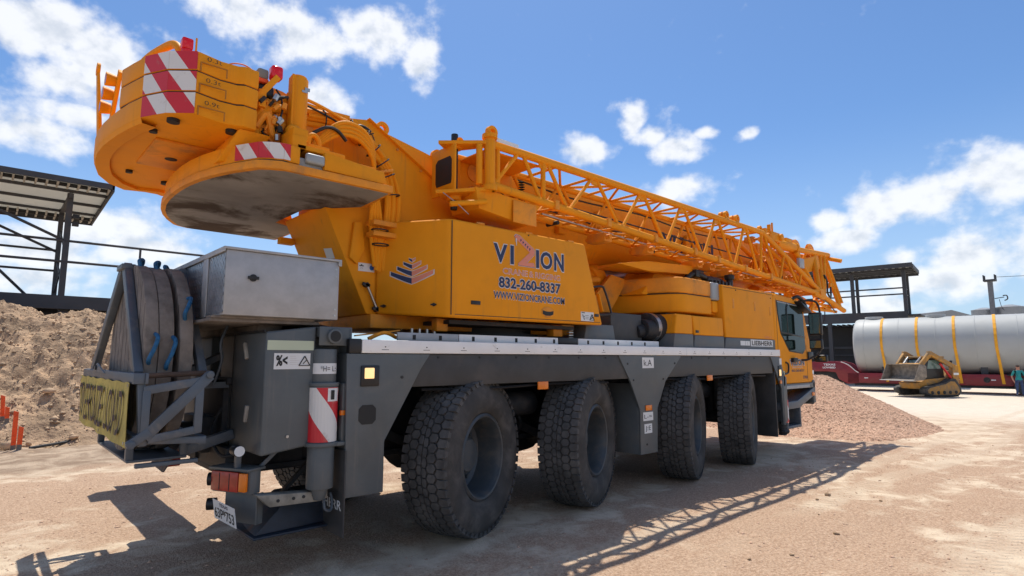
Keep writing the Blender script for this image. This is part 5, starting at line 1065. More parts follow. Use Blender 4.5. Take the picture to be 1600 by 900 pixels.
# ================================================================== things carried on the rear rack
def mat_pad(x0, x1, cz, r, label, ropes):
    b = MB(); n = 44; b.tube((x0,-.14,cz), (x1,-.14,cz), r, n)
    mid = [(x0+x1)/2] if x1-x0 > .1 else []
    o = b.build('outrigger_mat', WOOD, None, bev=.008); tag(o, label, 'outrigger mat', 'round wooden outrigger mats')
    if mid:
        b = MB(); b.lathe([(r+.0015,-.003),(r-.004,0),(r+.0015,.003)], (mid[0],-.14,cz), 'x', n); b.build('lamination_joint', BLKP, o)
    # plank joints across the near face
    for k in range(-4, 5):
        h = math.sqrt(max(.01, r*r-(k*.16)**2))-.01
        b = MB(); b.box((x0-.0015,-.14+k*.16-.002,cz-h), (x0+.002,-.14+k*.16+.002,cz+h)); b.build('plank_joint', BLKP, o)
    for a, dx, ln in ropes:
        yy = -.14-r*math.cos(R(a)); zz = cz+r*math.sin(R(a)); oy, oz = -math.cos(R(a)), math.sin(R(a)); ty, tz = -oz, oy
        xm = (x0+x1)/2+dx
        pts = [(xm-.01, yy-oy*.02+ty*ln, zz-oz*.02+tz*ln), (xm-.02, yy+oy*.035+ty*ln*.75, zz+oz*.035+tz*ln*.75), (xm+.01, yy+oy*.05+ty*.0, zz+oz*.05), (xm+.03, yy+oy*.035-ty*ln*.7, zz+oz*.035-tz*ln*.7), (xm+.02, yy-oy*.02-ty*ln, zz-oz*.02-tz*ln)]
        b = MB(); b.path(pts, .015, 8, 6); b.build('rope_handle', ROPE, o)
    return o
mat_pad(-2.592, -2.506, 1.745, .755, 'rearmost round wooden outrigger mat, its plank face towards the warning banner', [(4,0,.11), (84,0,.09)])
mat_pad(-2.502, -2.402, 1.740, .752, 'middle round wooden outrigger mat with blue rope loops on its rim', [(2,.02,.12), (80,.01,.08)])
mat_pad(-2.365, -2.272, 1.735, .760, 'foremost round wooden outrigger mat, standing apart next to the aluminium chest', [(30,0,.10), (100,0,.08)])
# banner: slightly rumpled cloth with worn lettering
b = MB(); nx, nz = 44, 12; w0, w1, z0, z1 = -1.09, 1.42, 1.115, 1.555
def bpt(u, v, e=0.0):
    y = w0+(w1-w0)*u; z = z0+(z1-z0)*v+.006*math.sin(u*23)*(1-v)+.005*math.sin(u*40)*v
    x = -2.70-.005*math.sin(u*17+v*3)-.002*math.sin(u*31-v*5)-.006*(1-v)*math.sin(u*6)**2
    return (x-e, y, z)
g = [[bpt(i/nx, k/nz) for i in range(nx+1)] for k in range(nz+1)]
b.add([p for r_ in g for p in r_]+[(p[0]+.004, p[1], p[2]) for r_ in g for p in r_],
      [(k*(nx+1)+i, k*(nx+1)+i+1, (k+1)*(nx+1)+i+1, (k+1)*(nx+1)+i) for k in range(nz) for i in range(nx)]+
      [((nz+1)*(nx+1)+k*(nx+1)+i, (nz+1)*(nx+1)+(k+1)*(nx+1)+i, (nz+1)*(nx+1)+(k+1)*(nx+1)+i+1, (nz+1)*(nx+1)+k*(nx+1)+i+1) for k in range(nz) for i in range(nx)])
bn = b.build('warning_banner', BANNER); tag(bn, 'worn yellow banner reading OVERSIZE LOAD hung across the rear rack', 'banner')
def banner_text(s, u0, u1):
    o = text('lettering', s, BANK, bn, (0,0,0), XP, YP, 1, 1, bold=0)
    for v in o.data.vertices:
        u = u1+(u0-u1)*v.co.x          # letters read from the left side of the crane's tail to its right
        q = bpt(u, .13+.74*v.co.y, .014); v.co = q
    return o
banner_text('OVERSIZE', .40, .985); banner_text('LOAD', .06, .345)
for u, v in ((.02,.95),(.02,.06),(.98,.95),(.98,.06),(.45,.06)):
    b = MB(); p = bpt(u, v); b.tube((p[0]-.004,p[1],p[2]), (p[0]+.004,p[1],p[2]), .012, 10); b.build('grommet', STEEL, bn)

# ================================================================== tank on the lowbed trailer, far right
A0 = (42.0, -.7, -.40); TR = R(-82.5)
GZ = .0
tr = tag(empty('lowbed_trailer', A0, TR), 'maroon lowbed trailer with gooseneck carrying the long grey tank', 'trailer')
def tp_(nm, fn, m, bev=.02, parent=None):
    b = MB(); fn(b); return b.build(nm, m, parent or tr, bev=bev)
fr = tp_('deck_side_rail', lambda b: b.box((-9.0,0,.50), (4,.25,1.18)), MAROON)
tp_('deck', lambda b: b.box((-9.0,.25,.95), (4,2.9,1.13)), MAROON); tp_('deck_side_rail', lambda b: b.box((-9.0,2.9,.50), (4,3.1,1.18)), MAROON)
tp_('under_rail', lambda b: b.box((-8.6,.1,.34), (1.2,.3,.50)), DARK)
neck = [(-9.0,.42),(-8.3,.5),(-8.3,1.18),(-8.75,1.5),(-9.15,1.82),(-9.7,1.97),(-10.6,1.95),(-14.5,1.75),(-14.5,1.25),(-10.2,1.25),(-9.7,1.2),(-9.55,.75)]
tp_('gooseneck', lambda b: b.prism(neck, 'y', 0, .3), MAROON); tp_('gooseneck', lambda b: b.prism(neck, 'y', 2.8, 3.1), MAROON); tp_('gooseneck_floor', lambda b: b.box((-14.5,.3,1.5), (-9.6,2.8,1.6)), MAROON)
tp_('neck_brace', lambda b: b.path([(-9.35,-.02,1.93),(-8.9,-.02,1.72),(-8.5,-.02,1.32),(-8.32,-.02,1.2)], .03, 6), PALE, 0)
for x in (-13.6,-12.2): tp_('trailer_wheel', lambda b: (b.lathe([(.01,0),(.3,0),(.34,.05),(.5,.02),(.52,.1),(.5,.3),(.3,.3)], (x,.25,.52), 'y', 24),), RUB, 0)
for x in (.2,1.5): tp_('trailer_wheel', lambda b: (b.lathe([(.01,.05),(.28,.05),(.30,.0),(.48,.0),(.52,.08),(.52,.26),(.48,.3),(.28,.3)], (x,-.32,.52), 'y', 28),), RUB, 0)
tp_('wheel_guard', lambda b: b.prism([(-.6,1.12),(3,1.12),(3,1.2),(-.6,1.2)], 'y', -.35, 0), DARK)
for x in (-8.0,-5.6,-3.1,-1.35,.0): tp_('marker_lamp', lambda b: b.box((x,-.012,.82), (x+.22,.001,.88)), STICK, 0)
text('lettering', 'TEXAS', STICK, tr, (-10.45,-.006,1.66), XP, ZP, .75, .14, bold=.03); text('lettering', 'LOWBED', STICK, tr, (-10.5,-.006,1.46), XP, ZP, .8, .13, bold=.03)
tp_('winch_port', lambda b: b.tube((-1.55,-.01,.85), (-1.55,.05,.85), .17, 16), DARK, 0)
tp_('hazard_placard', lambda b: b.box((-11.7,-.015,1.05), (-11.1,.0,1.32)), STICK, 0)
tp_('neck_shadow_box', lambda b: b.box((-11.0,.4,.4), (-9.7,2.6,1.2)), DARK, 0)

tk = tag(empty('storage_tank', A0, TR), 'long grey-white cylindrical storage tank lying on the maroon trailer', 'tank')
TY, TZc, TRd = 1.62, 3.03, 1.86
b = MB(); prof = [(.01,-8.62),(1.2,-8.60),(1.62,-8.54),(1.80,-8.44),(TRd,-8.30)]+[(TRd, -8.30+k*2.2) for k in range(1, 8)]
b.lathe(prof, (0,TY,TZc), 'x', 72); b.build('shell', TANKM, tk)
for k in range(5):
    x = -7.9+k*2.0; b = MB(); b.lathe([(TRd-.001,-.03),(TRd+.012,-.012),(TRd+.012,.012),(TRd-.001,.03)], (x,TY,TZc), 'x', 64); b.build('weld_seam', TANKM, tk)
for x in (-7.4,-3.9):
    b = MB(); b.tube((x,TY,TZc+TRd-.05), (x,TY,TZc+TRd+.14), .55, 28); b.build('manway', TANKM, tk, bev=.02)
for x in (-7.0,-4.4,-1.8,.8):
    b = MB(); b.prism([(TY-1.2,1.14),(TY+1.2,1.14),(TY+1.2,1.62),(TY+.6,1.30),(TY,1.20),(TY-.6,1.30),(TY-1.2,1.62)], 'x', x, x+.35); b.build('saddle', DKSTEEL, tk)
words = ['leftmost yellow ratchet strap over the tank, near its domed end', 'second yellow strap from the domed end, running down behind the loader', 'third yellow strap from the domed end, just right of the loader', 'rightmost yellow strap over the tank, near the man in teal']
for k, x in enumerate((-6.84,-4.90,-2.95,-.95)):
    pts = [(-.02, .62)]+[(TY-(TRd+.02)*math.cos(t), TZc+(TRd+.02)*math.sin(t)) for t in [R(-18+i*12) for i in range(19)]]+[(3.12,.62)]
    b = MB(); hw_ = .075
    for i in range(len(pts)-1):
        dx0 = (.35 if i == 0 else 0)
        p, q = pts[i], pts[i+1]; d_ = Vector((0, q[0]-p[0], q[1]-p[1])).normalized(); nn = Vector((0, -d_.z, d_.y))*.006
        sl = lambda z: .18*max(0, (2.9-z)/2.3)
        P0, Q0 = Vector((x+sl(p[1]), *p)), Vector((x+sl(q[1]), *q)); h_ = Vector((hw_,0,0))
        b.add([P0-h_-nn, P0+h_-nn, Q0+h_-nn, Q0-h_-nn, P0-h_+nn, P0+h_+nn, Q0+h_+nn, Q0-h_+nn], [(0,3,2,1),(4,5,6,7),(0,1,5,4),(2,3,7,6),(0,4,7,3),(1,2,6,5)])
    o = b.build('tie_down_strap', STRAP); o.location = A0; o.rotation_euler = (0,0,TR); tag(o, words[k], 'strap', 'tie-down straps over the tank')

# ================================================================== compact track loader
ld = tag(empty('track_loader', (36.8, 2.95, -.38), R(151.5)), 'muddy yellow compact track loader with raised bucket before the grey tank', 'loader')
def lp(nm, fn, m, bev=.015, parent=None):
    b = MB(); fn(b); return b.build(nm, m, parent or ld, bev=bev)
lp('main_body', lambda b: (b.prism([(-1.45,.45),(1.0,.42),(1.15,.75),(.6,.95),(-.8,1.05),(-1.0,1.45),(-1.5,1.45)], 'y', -.62, .62),), CATY)
for sg in (-1, 1):
    y0, y1 = sg*.62, sg*1.02
    tprof = [(-1.25,.06),(.75,.06),(1.12,.20),(1.15,.42),(.95,.55),(-.35,.80),(-.75,1.0),(-1.1,.98),(-1.42,.55),(-1.45,.25)]
    o = lp('track', lambda b: b.prism(tprof, 'y', y0, y1), RUB, .04)
    inn = [(x*.86-.02, .12+(z-.06)*.78) for x, z in tprof]
    lp('track_frame', lambda b: b.prism(inn, 'y', sg*1.0, sg*1.035), CATY, .01, o)
    for k in range(5): lp('track_roller', lambda b: b.tube((-1.0+k*.42, sg*1.03, .24), (-1.0+k*.42, sg*1.055, .24), .10, 12), DARK, .005, o)
    lp('track_lug_run', lambda b: [b.box((-1.2+k*.13, y0+sg*.01, .0), (-1.14+k*.13, y1-sg*.01, .07)) for k in range(16)], RUB, .0, o)
    lp('lift_arm', lambda b: (b.bar((-1.35,sg*.78,1.62), (.35,sg*.78,2.42), .16, .26), b.bar((.30,sg*.78,2.46), (1.02,sg*.72,1.72), .15, .26), b.bar((.25,sg*.78,2.40), (.5,sg*.78,2.42), .17, .26)), CATY, .03)
    lp('rear_tower', lambda b: b.prism([(-1.5,.7),(-1.05,.7),(-1.1,1.7),(-1.5,1.75)], 'y', sg*.64, sg*.88), CATY, .02)
    lp('lift_cylinder', lambda b: (b.tube((-1.0,sg*.80,1.02), (-.3,sg*.80,1.85), .06, 10), b.tube((-.9,sg*.80,1.2), (-.45,sg*.80,1.70), .04, 10)), RED if sg > 0 else STEEL, 0)
cabm = lp('operator_cab', lambda b: b.prism([(-.85,.95),(.60,.95),(.70,1.35),(.45,2.12),(-.80,2.16)], 'y', -.55, .55), BLACK, .03)
lp('cab_glass', lambda b: b.prism([(-.60,1.55),(.35,1.55),(.22,2.02),(-.60,2.04)], 'y', .552, .56), mat('green_tint_glass', (.10,.16,.14), .15, spec=.8), .0, cabm); lp('cab_glass', lambda b: b.hexa([(.64,-.42,1.2), (.655,-.42,1.2), (.655,.42,1.2), (.64,.42,1.2)], [(.49,-.42,2.02), (.505,-.42,2.02), (.505,.42,2.02), (.49,.42,2.02)]), MATS['green_tint_glass'], 0, cabm)
lp('cab_roof', lambda b: b.box((-.86,-.62,2.15), (.55,.62,2.26)), CATY, .03)
lp('arm_cross_tube', lambda b: b.tube((.95,-.78,1.78), (.95,.78,1.78), .09, 12), CATY, 0)
bk = [(.98,1.62),(1.02,1.10),(1.25,.92),(1.92,.90),(1.92,.93),(1.30,.97),(1.07,1.14),(1.03,1.60),(1.10,1.72),(1.45,1.78),(1.45,1.81),(1.05,1.76)]
bu = lp('bucket', lambda b: b.prism(bk, 'y', -1.05, 1.05), MUD, .008)
for sg in (-1, 1): lp('bucket_side', lambda b: b.prism([(1.0,1.70),(1.02,1.10),(1.25,.92),(1.92,.90),(1.45,1.80),(1.08,1.74)], 'y', sg*1.05, sg*1.075), MUD, .004, bu)
lp('cutting_edge', lambda b: b.box((1.80,-1.07,.885), (2.02,1.07,.915)), mat('polished_edge_steel', (.62,.62,.60), .4, metal=.4), .004, bu)
lp('tilt_cylinder', lambda b: (b.tube((.55,-.4,2.2), (1.02,-.35,1.75), .05, 10), b.tube((.55,.4,2.2), (1.02,.35,1.75), .05, 10)), STEEL, 0)
lp('exhaust_stack', lambda b: (b.tube((-1.3,.55,1.6), (-1.42,.55,2.0), .07, 10),), BLACK, 0)
lp('rear_badge', lambda b: b.box((-1.48,.882,1.20), (-1.12,.89,1.32)), STICK, 0)

# ================================================================== person by the trailer wheel
def person():
    root = (40.55, -.78, -.40)
    J = {'pel': (0,0,.95,.155,.115), 'sp': (0,0,1.10,.150,.105), 'ch': (0,.0,1.30,.185,.12), 'nk0': (0,0,1.44,.09,.075), 'nk': (0,.0,1.50,.058,.058), 'hd0': (.01,0,1.57,.075,.085), 'hd': (.01,0,1.665,.082,.095), 'hd1': (0,0,1.75,.06,.07),
         'shl': (0,.19,1.41,.07,.07), 'ell': (-.06,.30,1.15,.048,.048), 'wrl': (.05,.30,.92,.034,.036), 'hal': (.09,.28,.84,.036,.022),
         'shr': (0,-.19,1.41,.07,.07), 'elr': (-.05,-.29,1.15,.048,.048), 'wrr': (.06,-.27,.92,.034,.036), 'har': (.10,-.24,.84,.036,.022),
         'hil': (0,.10,.88,.10,.10), 'knl': (.03,.12,.50,.068,.068), 'anl': (-.01,.14,.09,.045,.05), 'tol': (.15,.16,.035,.045,.035),
         'hir': (0,-.10,.88,.10,.10), 'knr': (.03,-.11,.50,.068,.068), 'anr': (-.01,-.13,.09,.045,.05), 'tor': (.15,-.16,.035,.045,.035)}
    E = [('pel','sp'),('sp','ch'),('ch','nk0'),('nk0','nk'),('nk','hd0'),('hd0','hd'),('hd','hd1'),('nk0','shl'),('shl','ell'),('ell','wrl'),('wrl','hal'),('nk0','shr'),('shr','elr'),('elr','wrr'),('wrr','har'),('pel','hil'),('hil','knl'),('knl','anl'),('anl','tol'),('pel','hir'),('hir','knr'),('knr','anr'),('anr','tor')]
    for sd, s in (('l', 1), ('r', -1)):       # fingers and thumb
        h = J['ha'+sd]
        for f in range(4):
            a, c = 'f%s%d0' % (sd, f), 'f%s%d1' % (sd, f); off = (f-1.5)*.02
            J[a] = (h[0]+.015+off, h[1], h[2]-.045, .0095, .0095); J[c] = (h[0]+.005+off, h[1]-.02*s, h[2]-.10+abs(f-1.3)*.008, .008, .008); E += [('ha'+sd, a), (a, c)]
        J['t'+sd] = (h[0]+.05, h[1]-.015*s, h[2]-.03, .010, .010); E.append(('ha'+sd, 't'+sd))
    ks = list(J); me = bpy.data.meshes.new('person'); me.from_pydata([J[k][:3] for k in ks], [(ks.index(a), ks.index(c)) for a, c in E], [])
    o = bpy.data.objects.new('person', me); col.objects.link(o)
    md = o.modifiers.new('skin', 'SKIN'); md.use_smooth_shade = True
    for i, k in enumerate(ks): me.skin_vertices[0].data[i].radius = (J[k][3], J[k][4]); me.skin_vertices[0].data[i].use_root = (k == 'pel')
    sb = o.modifiers.new('sub', 'SUBSURF'); sb.levels = 2; sb.render_levels = 2
    dg = bpy.context.evaluated_depsgraph_get(); dg.update(); me2 = bpy.data.meshes.new_from_object(o.evaluated_get(dg)); bpy.data.objects.remove(o)
    for m in (JEANS, TEAL, SKIN, BLACK): 
        me2.materials.append(m)
    for p in me2.polygons:
        c = p.center; arm = abs(c.y) > .215
        p.material_index = 3 if c.z < .10 else 2 if c.z > 1.47 or (arm and c.z < 1.16 and c.z < 1.2) else 1 if c.z > .93 else (2 if abs(c.y) > .2 and c.z > .7 else 0)
        p.use_smooth = True
    o = bpy.data.objects.new('person', me2); col.objects.link(o); o.location = root; o.rotation_euler = (0, 0, R(200))
    b = MB(); b.blob((-.005,0,1.715), (.10,.09,.075), 14, 8); b.build('hair', HAIR, o)
    b = MB(); b.blob((.105,0,1.645), (.022,.016,.026), 8, 6); b.blob((.02,.088,1.65), (.02,.012,.03), 8, 6); b.blob((.02,-.088,1.65), (.02,.012,.03), 8, 6); b.build('nose_and_ears', SKIN, o)
    b = MB(); b.box((.085,-.065,1.665), (.102,.065,1.69)); b.build('sunglasses', BLACK, o, bev=.005); b = MB(); b.box((.088,-.025,1.595), (.096,.025,1.603)); b.build('mouth', HAIR, o)
    return tag(o, 'man in teal T-shirt and jeans standing beside the trailer wheel', 'person')
person()

# ================================================================== the place
def sstep(a, c, t): t = min(1, max(0, (t-a)/(c-a))); return t*t*(3-2*t)
def gz(x, y):
    d = -.42*sstep(13, 33, x)
    n = .030*fnoise(x, y, .35, 3.1)+.012*fnoise(x, y, 1.3, 9.7)+.006*fnoise(x, y, 4.0, 1.7)
    if y > 4.6: n += sstep(4.6, 7.5, y)*sstep(12, 4, x)*(.06*fnoise(x, y, 1.6, 4.4)+.035*abs(fnoise(x, y*2.5, 2.6, 8.8)))
    # shallow tyre rut past the crane
    n -= .018*math.exp(-((y+3.6+.35*math.sin(x*.35))/.28)**2)
    return d+n*(1 if x < 30 else .6)
def lines(fine, coarse):
    o = list(fine)
    st = .12
    while o[-1] < coarse[1]: st *= 1.22; o.append(o[-1]+st)
    st = .12; lo_ = [o[0]]
    while lo_[-1] > coarse[0]: st *= 1.22; lo_.append(lo_[-1]-st)
    return list(reversed(lo_[1:]))+o
gx = lines([-4+.07*k for k in range(230)], (-900, 1200)); gy = lines([-5.5+.07*k for k in range(215)], (-700, 1200))
nxg, nyg = len(gx), len(gy)
vs = [(x, y, gz(x, y) if (-30 < x < 80 and -30 < y < 40) else (-.42 if x > 33 else 0)) for y in gy for x in gx]
fs = [(j*nxg+i, j*nxg+i+1, (j+1)*nxg+i+1, (j+1)*nxg+i) for j in range(nyg-1) for i in range(nxg-1)]
me = bpy.data.meshes.new('ground'); me.from_pydata(vs, [], fs); me.shade_smooth()
ground = bpy.data.objects.new('ground', me); col.objects.link(ground); tag(ground, kind='structure')
def ground_mat():
    m = bpy.data.materials.new('packed_sand_and_gravel'); m.use_nodes = True; t = m.node_tree; b = t.nodes['Principled BSDF']
    tc = t.nodes.new('ShaderNodeTexCoord'); v = tc.outputs['Object']
    sp = t.nodes.new('ShaderNodeSeparateXYZ'); L(t, v, sp.inputs[0])
    mp = t.nodes.new('ShaderNodeMapping'); mp.inputs['Rotation'].default_value = (0,0,R(18)); mp.inputs['Scale'].default_value = (.35,1.0,1); L(t, v, mp.inputs[0])
    big = NOISE(t, mp.outputs[0], .55, 5, .6, .6); mid = NOISE(t, v, 2.2, 6, .65, .5); fine = NOISE(t, v, 38, 4, .7)
    vor = t.nodes.new('ShaderNodeTexVoronoi'); vor.inputs['Scale'].default_value = 95; L(t, v, vor.inputs['Vector'])
    vor2 = t.nodes.new('ShaderNodeTexVoronoi'); vor2.inputs['Scale'].default_value = 42; L(t, v, vor2.inputs['Vector'])
    pink = MIX(t, RAMP(t, fine, .35, .65), (.365,.24,.158), (.53,.37,.255))
    bw = t.nodes.new('ShaderNodeRGBToBW'); L(t, vor.outputs['Color'], bw.inputs[0]); pink = MIX(t, .40, pink, bw.outputs[0], 'SOFT_LIGHT')
    pale = MIX(t, RAMP(t, mid, .3, .7), (.53,.405,.285), (.69,.56,.41))
    f = M(t, 'ADD', M(t, 'MULTIPLY', big, .7), M(t, 'MULTIPLY', mid, .42))
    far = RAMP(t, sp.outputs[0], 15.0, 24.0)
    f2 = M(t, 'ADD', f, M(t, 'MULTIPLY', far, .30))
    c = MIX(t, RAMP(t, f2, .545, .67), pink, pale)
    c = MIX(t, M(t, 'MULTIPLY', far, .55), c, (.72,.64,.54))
    soil = MIX(t, RAMP(t, mid, .35, .65), (.27,.19,.13), (.47,.36,.26))       # churned earth beyond the crane, towards the mound
    back = M(t, 'MULTIPLY', RAMP(t, M(t, 'ADD', sp.outputs[1], M(t, 'MULTIPLY', big, 2.0)), 6.2, 7.4), M(t, 'SUBTRACT', 1.0, RAMP(t, sp.outputs[0], 6.0, 12.0)))
    c = MIX(t, back, c, soil)
    # wheel tracks: compacted paler bands with tread bars
    trk = None
    for yc, am, fr, ph, hw_ in ((-3.35,.30,.33,.4,.20), (-5.1,.40,.24,1.2,.22), (-2.55,.22,.20,2.0,.17)):
        cy = M(t, 'ADD', M(t, 'MULTIPLY', M(t, 'SINE', M(t, 'ADD', M(t, 'MULTIPLY', sp.outputs[0], fr), ph)), am), yc)
        dd = M(t, 'ABSOLUTE', M(t, 'SUBTRACT', sp.outputs[1], cy)); q_ = RAMP(t, M(t, 'ADD', dd, M(t, 'MULTIPLY', M(t, 'SUBTRACT', mid, .5), .25)), hw_, hw_*.6)
        trk = q_ if trk is None else M(t, 'MAXIMUM', trk, q_)
    trk = M(t, 'MULTIPLY', trk, RAMP(t, big, .35, .6))
    c = MIX(t, M(t, 'MULTIPLY', trk, .55), c, (.60,.475,.345))
    bars = M(t, 'SINE', M(t, 'ADD', M(t, 'MULTIPLY', sp.outputs[0], 52.0), M(t, 'MULTIPLY', M(t, 'ABSOLUTE', M(t, 'SINE', M(t, 'MULTIPLY', sp.outputs[1], 18.0))), 3.0)))
    dk = RAMP(t, NOISE(t, v, 5.5, 5, .7, .3), .62, .75); c = MIX(t, M(t, 'MULTIPLY', dk, .35), c, (.25,.17,.12))
    L(t, c, b.inputs['Base Color']); b.inputs['Roughness'].default_value = .93; b.inputs['Specular IOR Level'].default_value = .2
    h = M(t, 'ADD', M(t, 'MULTIPLY', vor2.outputs['Distance'], -.5), M(t, 'MULTIPLY', fine, .8)); h = M(t, 'ADD', h, M(t, 'MULTIPLY', mid, 1.2)); h = M(t, 'SUBTRACT', h, M(t, 'MULTIPLY', vor.outputs['Distance'], .4))
    h = M(t, 'ADD', h, M(t, 'MULTIPLY', M(t, 'MULTIPLY', bars, trk), .55))
    bn = t.nodes.new('ShaderNodeBump'); bn.inputs['Strength'].default_value = .75; bn.inputs['Distance'].default_value = .02; L(t, h, bn.inputs['Height']); L(t, bn.outputs[0], b.inputs['Normal'])
    return m
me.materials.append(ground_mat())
SOIL = mat('mound_earth', (.46,.31,.19), .95, var=.32, vscale=1.6, dirt=((.22,.145,.095), .8, 2.6, .48, .68), bump=(9, .9, .09))
CLOD = mat('earth_clods', (.45,.315,.20), .95, var=.35, vscale=2.2, bump=(40, .4))
GRAV = mat('pink_gravel', (.53,.335,.225), .95, var=.25, vscale=14, dirt=((.30,.16,.10), .5, 40, .5, .65), bump=(60, .6, .02))
GRAVP = mat('pink_gravel_stones', (.54,.35,.24), .9, var=.35, vscale=9)
# ---- scatter of many small stones: one mesh
ICO = None
def ico():
    bm = bmesh.new(); bmesh.ops.create_icosphere(bm, subdivisions=1, radius=1); v = np.array([p.co[:] for p in bm.verts]); bm.faces.ensure_lookup_table(); f = np.array([[q.index for q in p.verts] for p in bm.faces]); bm.free(); return v, f
OCT_V = np.array([(1,0,0),(-1,0,0),(0,1,0),(0,-1,0),(0,0,1),(0,0,-1)], float); OCT_F = np.array([(0,2,4),(2,1,4),(1,3,4),(3,0,4),(2,0,5),(1,2,5),(3,1,5),(0,3,5)])
def scatter(name, pts, sizes, m, full=False, flat=.65, parent=None):
    v0, f0 = ico() if full else (OCT_V, OCT_F); n = len(pts); k = len(v0)
    th = rng.uniform(0, 6.283, n); sc_ = sizes[:, None]*rng.uniform(.65, 1.3, (n, 3)); sc_[:, 2] *= flat
    vv = v0[None]*(1+rng.uniform(-.28, .28, (n, k, 1)))*sc_[:, None, :]
    c, s = np.cos(th)[:, None], np.sin(th)[:, None]; x = vv[..., 0]*c-vv[..., 1]*s; y = vv[..., 0]*s+vv[..., 1]*c
    vv = np.stack([x, y, vv[..., 2]], -1)+pts[:, None, :]
    ff = (f0[None]+(np.arange(n)*k)[:, None, None]).reshape(-1, 3)
    me = bpy.data.meshes.new(name); me.vertices.add(n*k); me.vertices.foreach_set('co', vv.ravel()); me.loops.add(len(ff)*3); me.loops.foreach_set('vertex_index', ff.ravel()); me.polygons.add(len(ff)); me.polygons.foreach_set('loop_start', np.arange(len(ff))*3)
    me.update(calc_edges=True); me.materials.append(m); o = bpy.data.objects.new(name, me); col.objects.link(o); o.parent = parent
    return o
def gpts(n, x0, x1, y0, y1, power=1.0):
    x = rng.uniform(x0, x1, n); y = rng.uniform(y0, y1, n)
    keep = np.array([fnoise(a, c, .5, 21.0)*.9+fnoise(a, c, 2.0, 2.0)*.5+rng.uniform(-.5, .5) > -.02 for a, c in zip(x, y)])
    x, y = x[keep], y[keep]; return np.array([(a, c, gz(a, c)) for a, c in zip(x, y)])
p = gpts(30000, -4, 12, -5, 6); s_ = np.where(rng.random(len(p)) < .012, rng.uniform(.010, .024, len(p)), rng.gamma(2.2, .0022, len(p))+.0025)
tag(scatter('loose_gravel', p, s_, GRAVP), 'loose pinkish gravel strewn over the packed ground', 'gravel', kind='stuff')

# ---- gravel pile ahead of the cab
def pile_h(x, y):
    dx, dy = (x-13.4)/3.3, (y-.75)/3.2; r = math.sqrt(dx*dx+dy*dy)
    h = 1.62*max(0, 1-r)**1.0; h = h*(1-.22*math.exp(-(r/.14)**2))
    dx2, dy2 = (x-13.7)/2.4, (y+.15)/2.2; r2 = math.sqrt(dx2*dx2+dy2*dy2); h = max(h, 1.0*max(0, 1-r2))
    dx3, dy3 = (x-12.4)/2.4, (y+.5)/1.9; r3 = math.sqrt(dx3*dx3+dy3*dy3); h = max(h, .62*max(0, 1-r3)); h = max(h, .16*max(0, 1-math.hypot((x-13.2)/3.6, (y-.2)/2.9)+.12*fnoise(x, y, .9, 14.0)))
    if h > .01: h += .05*fnoise(x, y, 1.1, 5.0)+.02*fnoise(x, y, 4.5, 2.0)
    return h
n = 120; X0, X1, Y0, Y1 = 9.6, 18.4, -4.0, 4.8
vs = [(X0+(X1-X0)*i/n, Y0+(Y1-Y0)*j/n, 0) for j in range(n+1) for i in range(n+1)]; vs = [(x, y, gz(x, y)-.03+pile_h(x, y)) for x, y, _ in vs]
me = bpy.data.meshes.new('gravel_pile'); me.from_pydata(vs, [], [(j*(n+1)+i, j*(n+1)+i+1, (j+1)*(n+1)+i+1, (j+1)*(n+1)+i) for j in range(n) for i in range(n)]); me.shade_smooth(); me.materials.append(GRAV)
gp = bpy.data.objects.new('gravel_pile', me); col.objects.link(gp); tag(gp, 'heap of pinkish crushed gravel on the ground ahead of the cab', 'gravel pile')
q = []
while len(q) < 60000:
    x, y = rng.uniform(X0, X1), rng.uniform(Y0, Y1); h = pile_h(x, y)
    if h > .03 or rng.random() < .05: q.append((x, y, gz(x, y)-.03+h))
q = np.array(q); o = scatter('gravel_stones', q, np.where(rng.random(len(q)) < .012, rng.uniform(.02, .035, len(q)), rng.gamma(2.5, .0022, len(q))+.004), GRAVP, flat=.8, parent=gp); o['kind'] = 'stuff'

# ---- earth mound left of the crane
def mound_h(x, y):
    base = sstep(8.7, 13.2, y+.7*fnoise(x, y, .4, 7.0))*3.35
    base *= .80+.20*sstep(-3.6,-5.0,x)*.5+.14*fnoise(x, 0, .45, 12.0)+.06
    base *= 1-.10*math.exp(-((x+.4)/.55)**2)
    base *= sstep(9.5, 3.0, x)
    if base > .02:
        k = min(1, base/.5)
        base += k*(.30*fnoise(x, y, .8, 2.0)+.16*abs(fnoise(x, y, 1.9, 6.0))+.13*fnoise(x, y, 4.2, 3.0)+.07*fnoise(x, y, 9, 8.0)+.03*fnoise(x, y, 19, 4.0))
    return base
nx_, ny_ = 420, 240; X0, X1, Y0, Y1 = -9.0, 9.5, 7.4, 16.4
vs = []
for j in range(ny_+1):
    for i in range(nx_+1):
        x = X0+(X1-X0)*i/nx_; y = Y0+(Y1-Y0)*j/ny_; vs.append((x, y, gz(x, y)-.03+mound_h(x, y)))
me = bpy.data.meshes.new('dirt_mound'); me.from_pydata(vs, [], [(j*(nx_+1)+i, j*(nx_+1)+i+1, (j+1)*(nx_+1)+i+1, (j+1)*(nx_+1)+i) for j in range(ny_) for i in range(nx_)]); me.shade_smooth(); me.materials.append(SOIL)
dm = bpy.data.objects.new('dirt_mound', me); col.objects.link(dm); tag(dm, 'long rough mound of brown earth below the steel platform', 'earth mound')
q = []; sz = []
while len(q) < 9000:
    x, y = rng.uniform(-6, 5), rng.uniform(8.0, 14.0); h = mound_h(x, y)
    if h > .05 or rng.random() < .12:
        s1 = rng.gamma(1.5, .010)+.006
        if y < 10.6 and rng.random() < .015: s1 += rng.uniform(.03, .07)
        q.append((x, y, gz(x, y)-.03+h)); sz.append(s1)
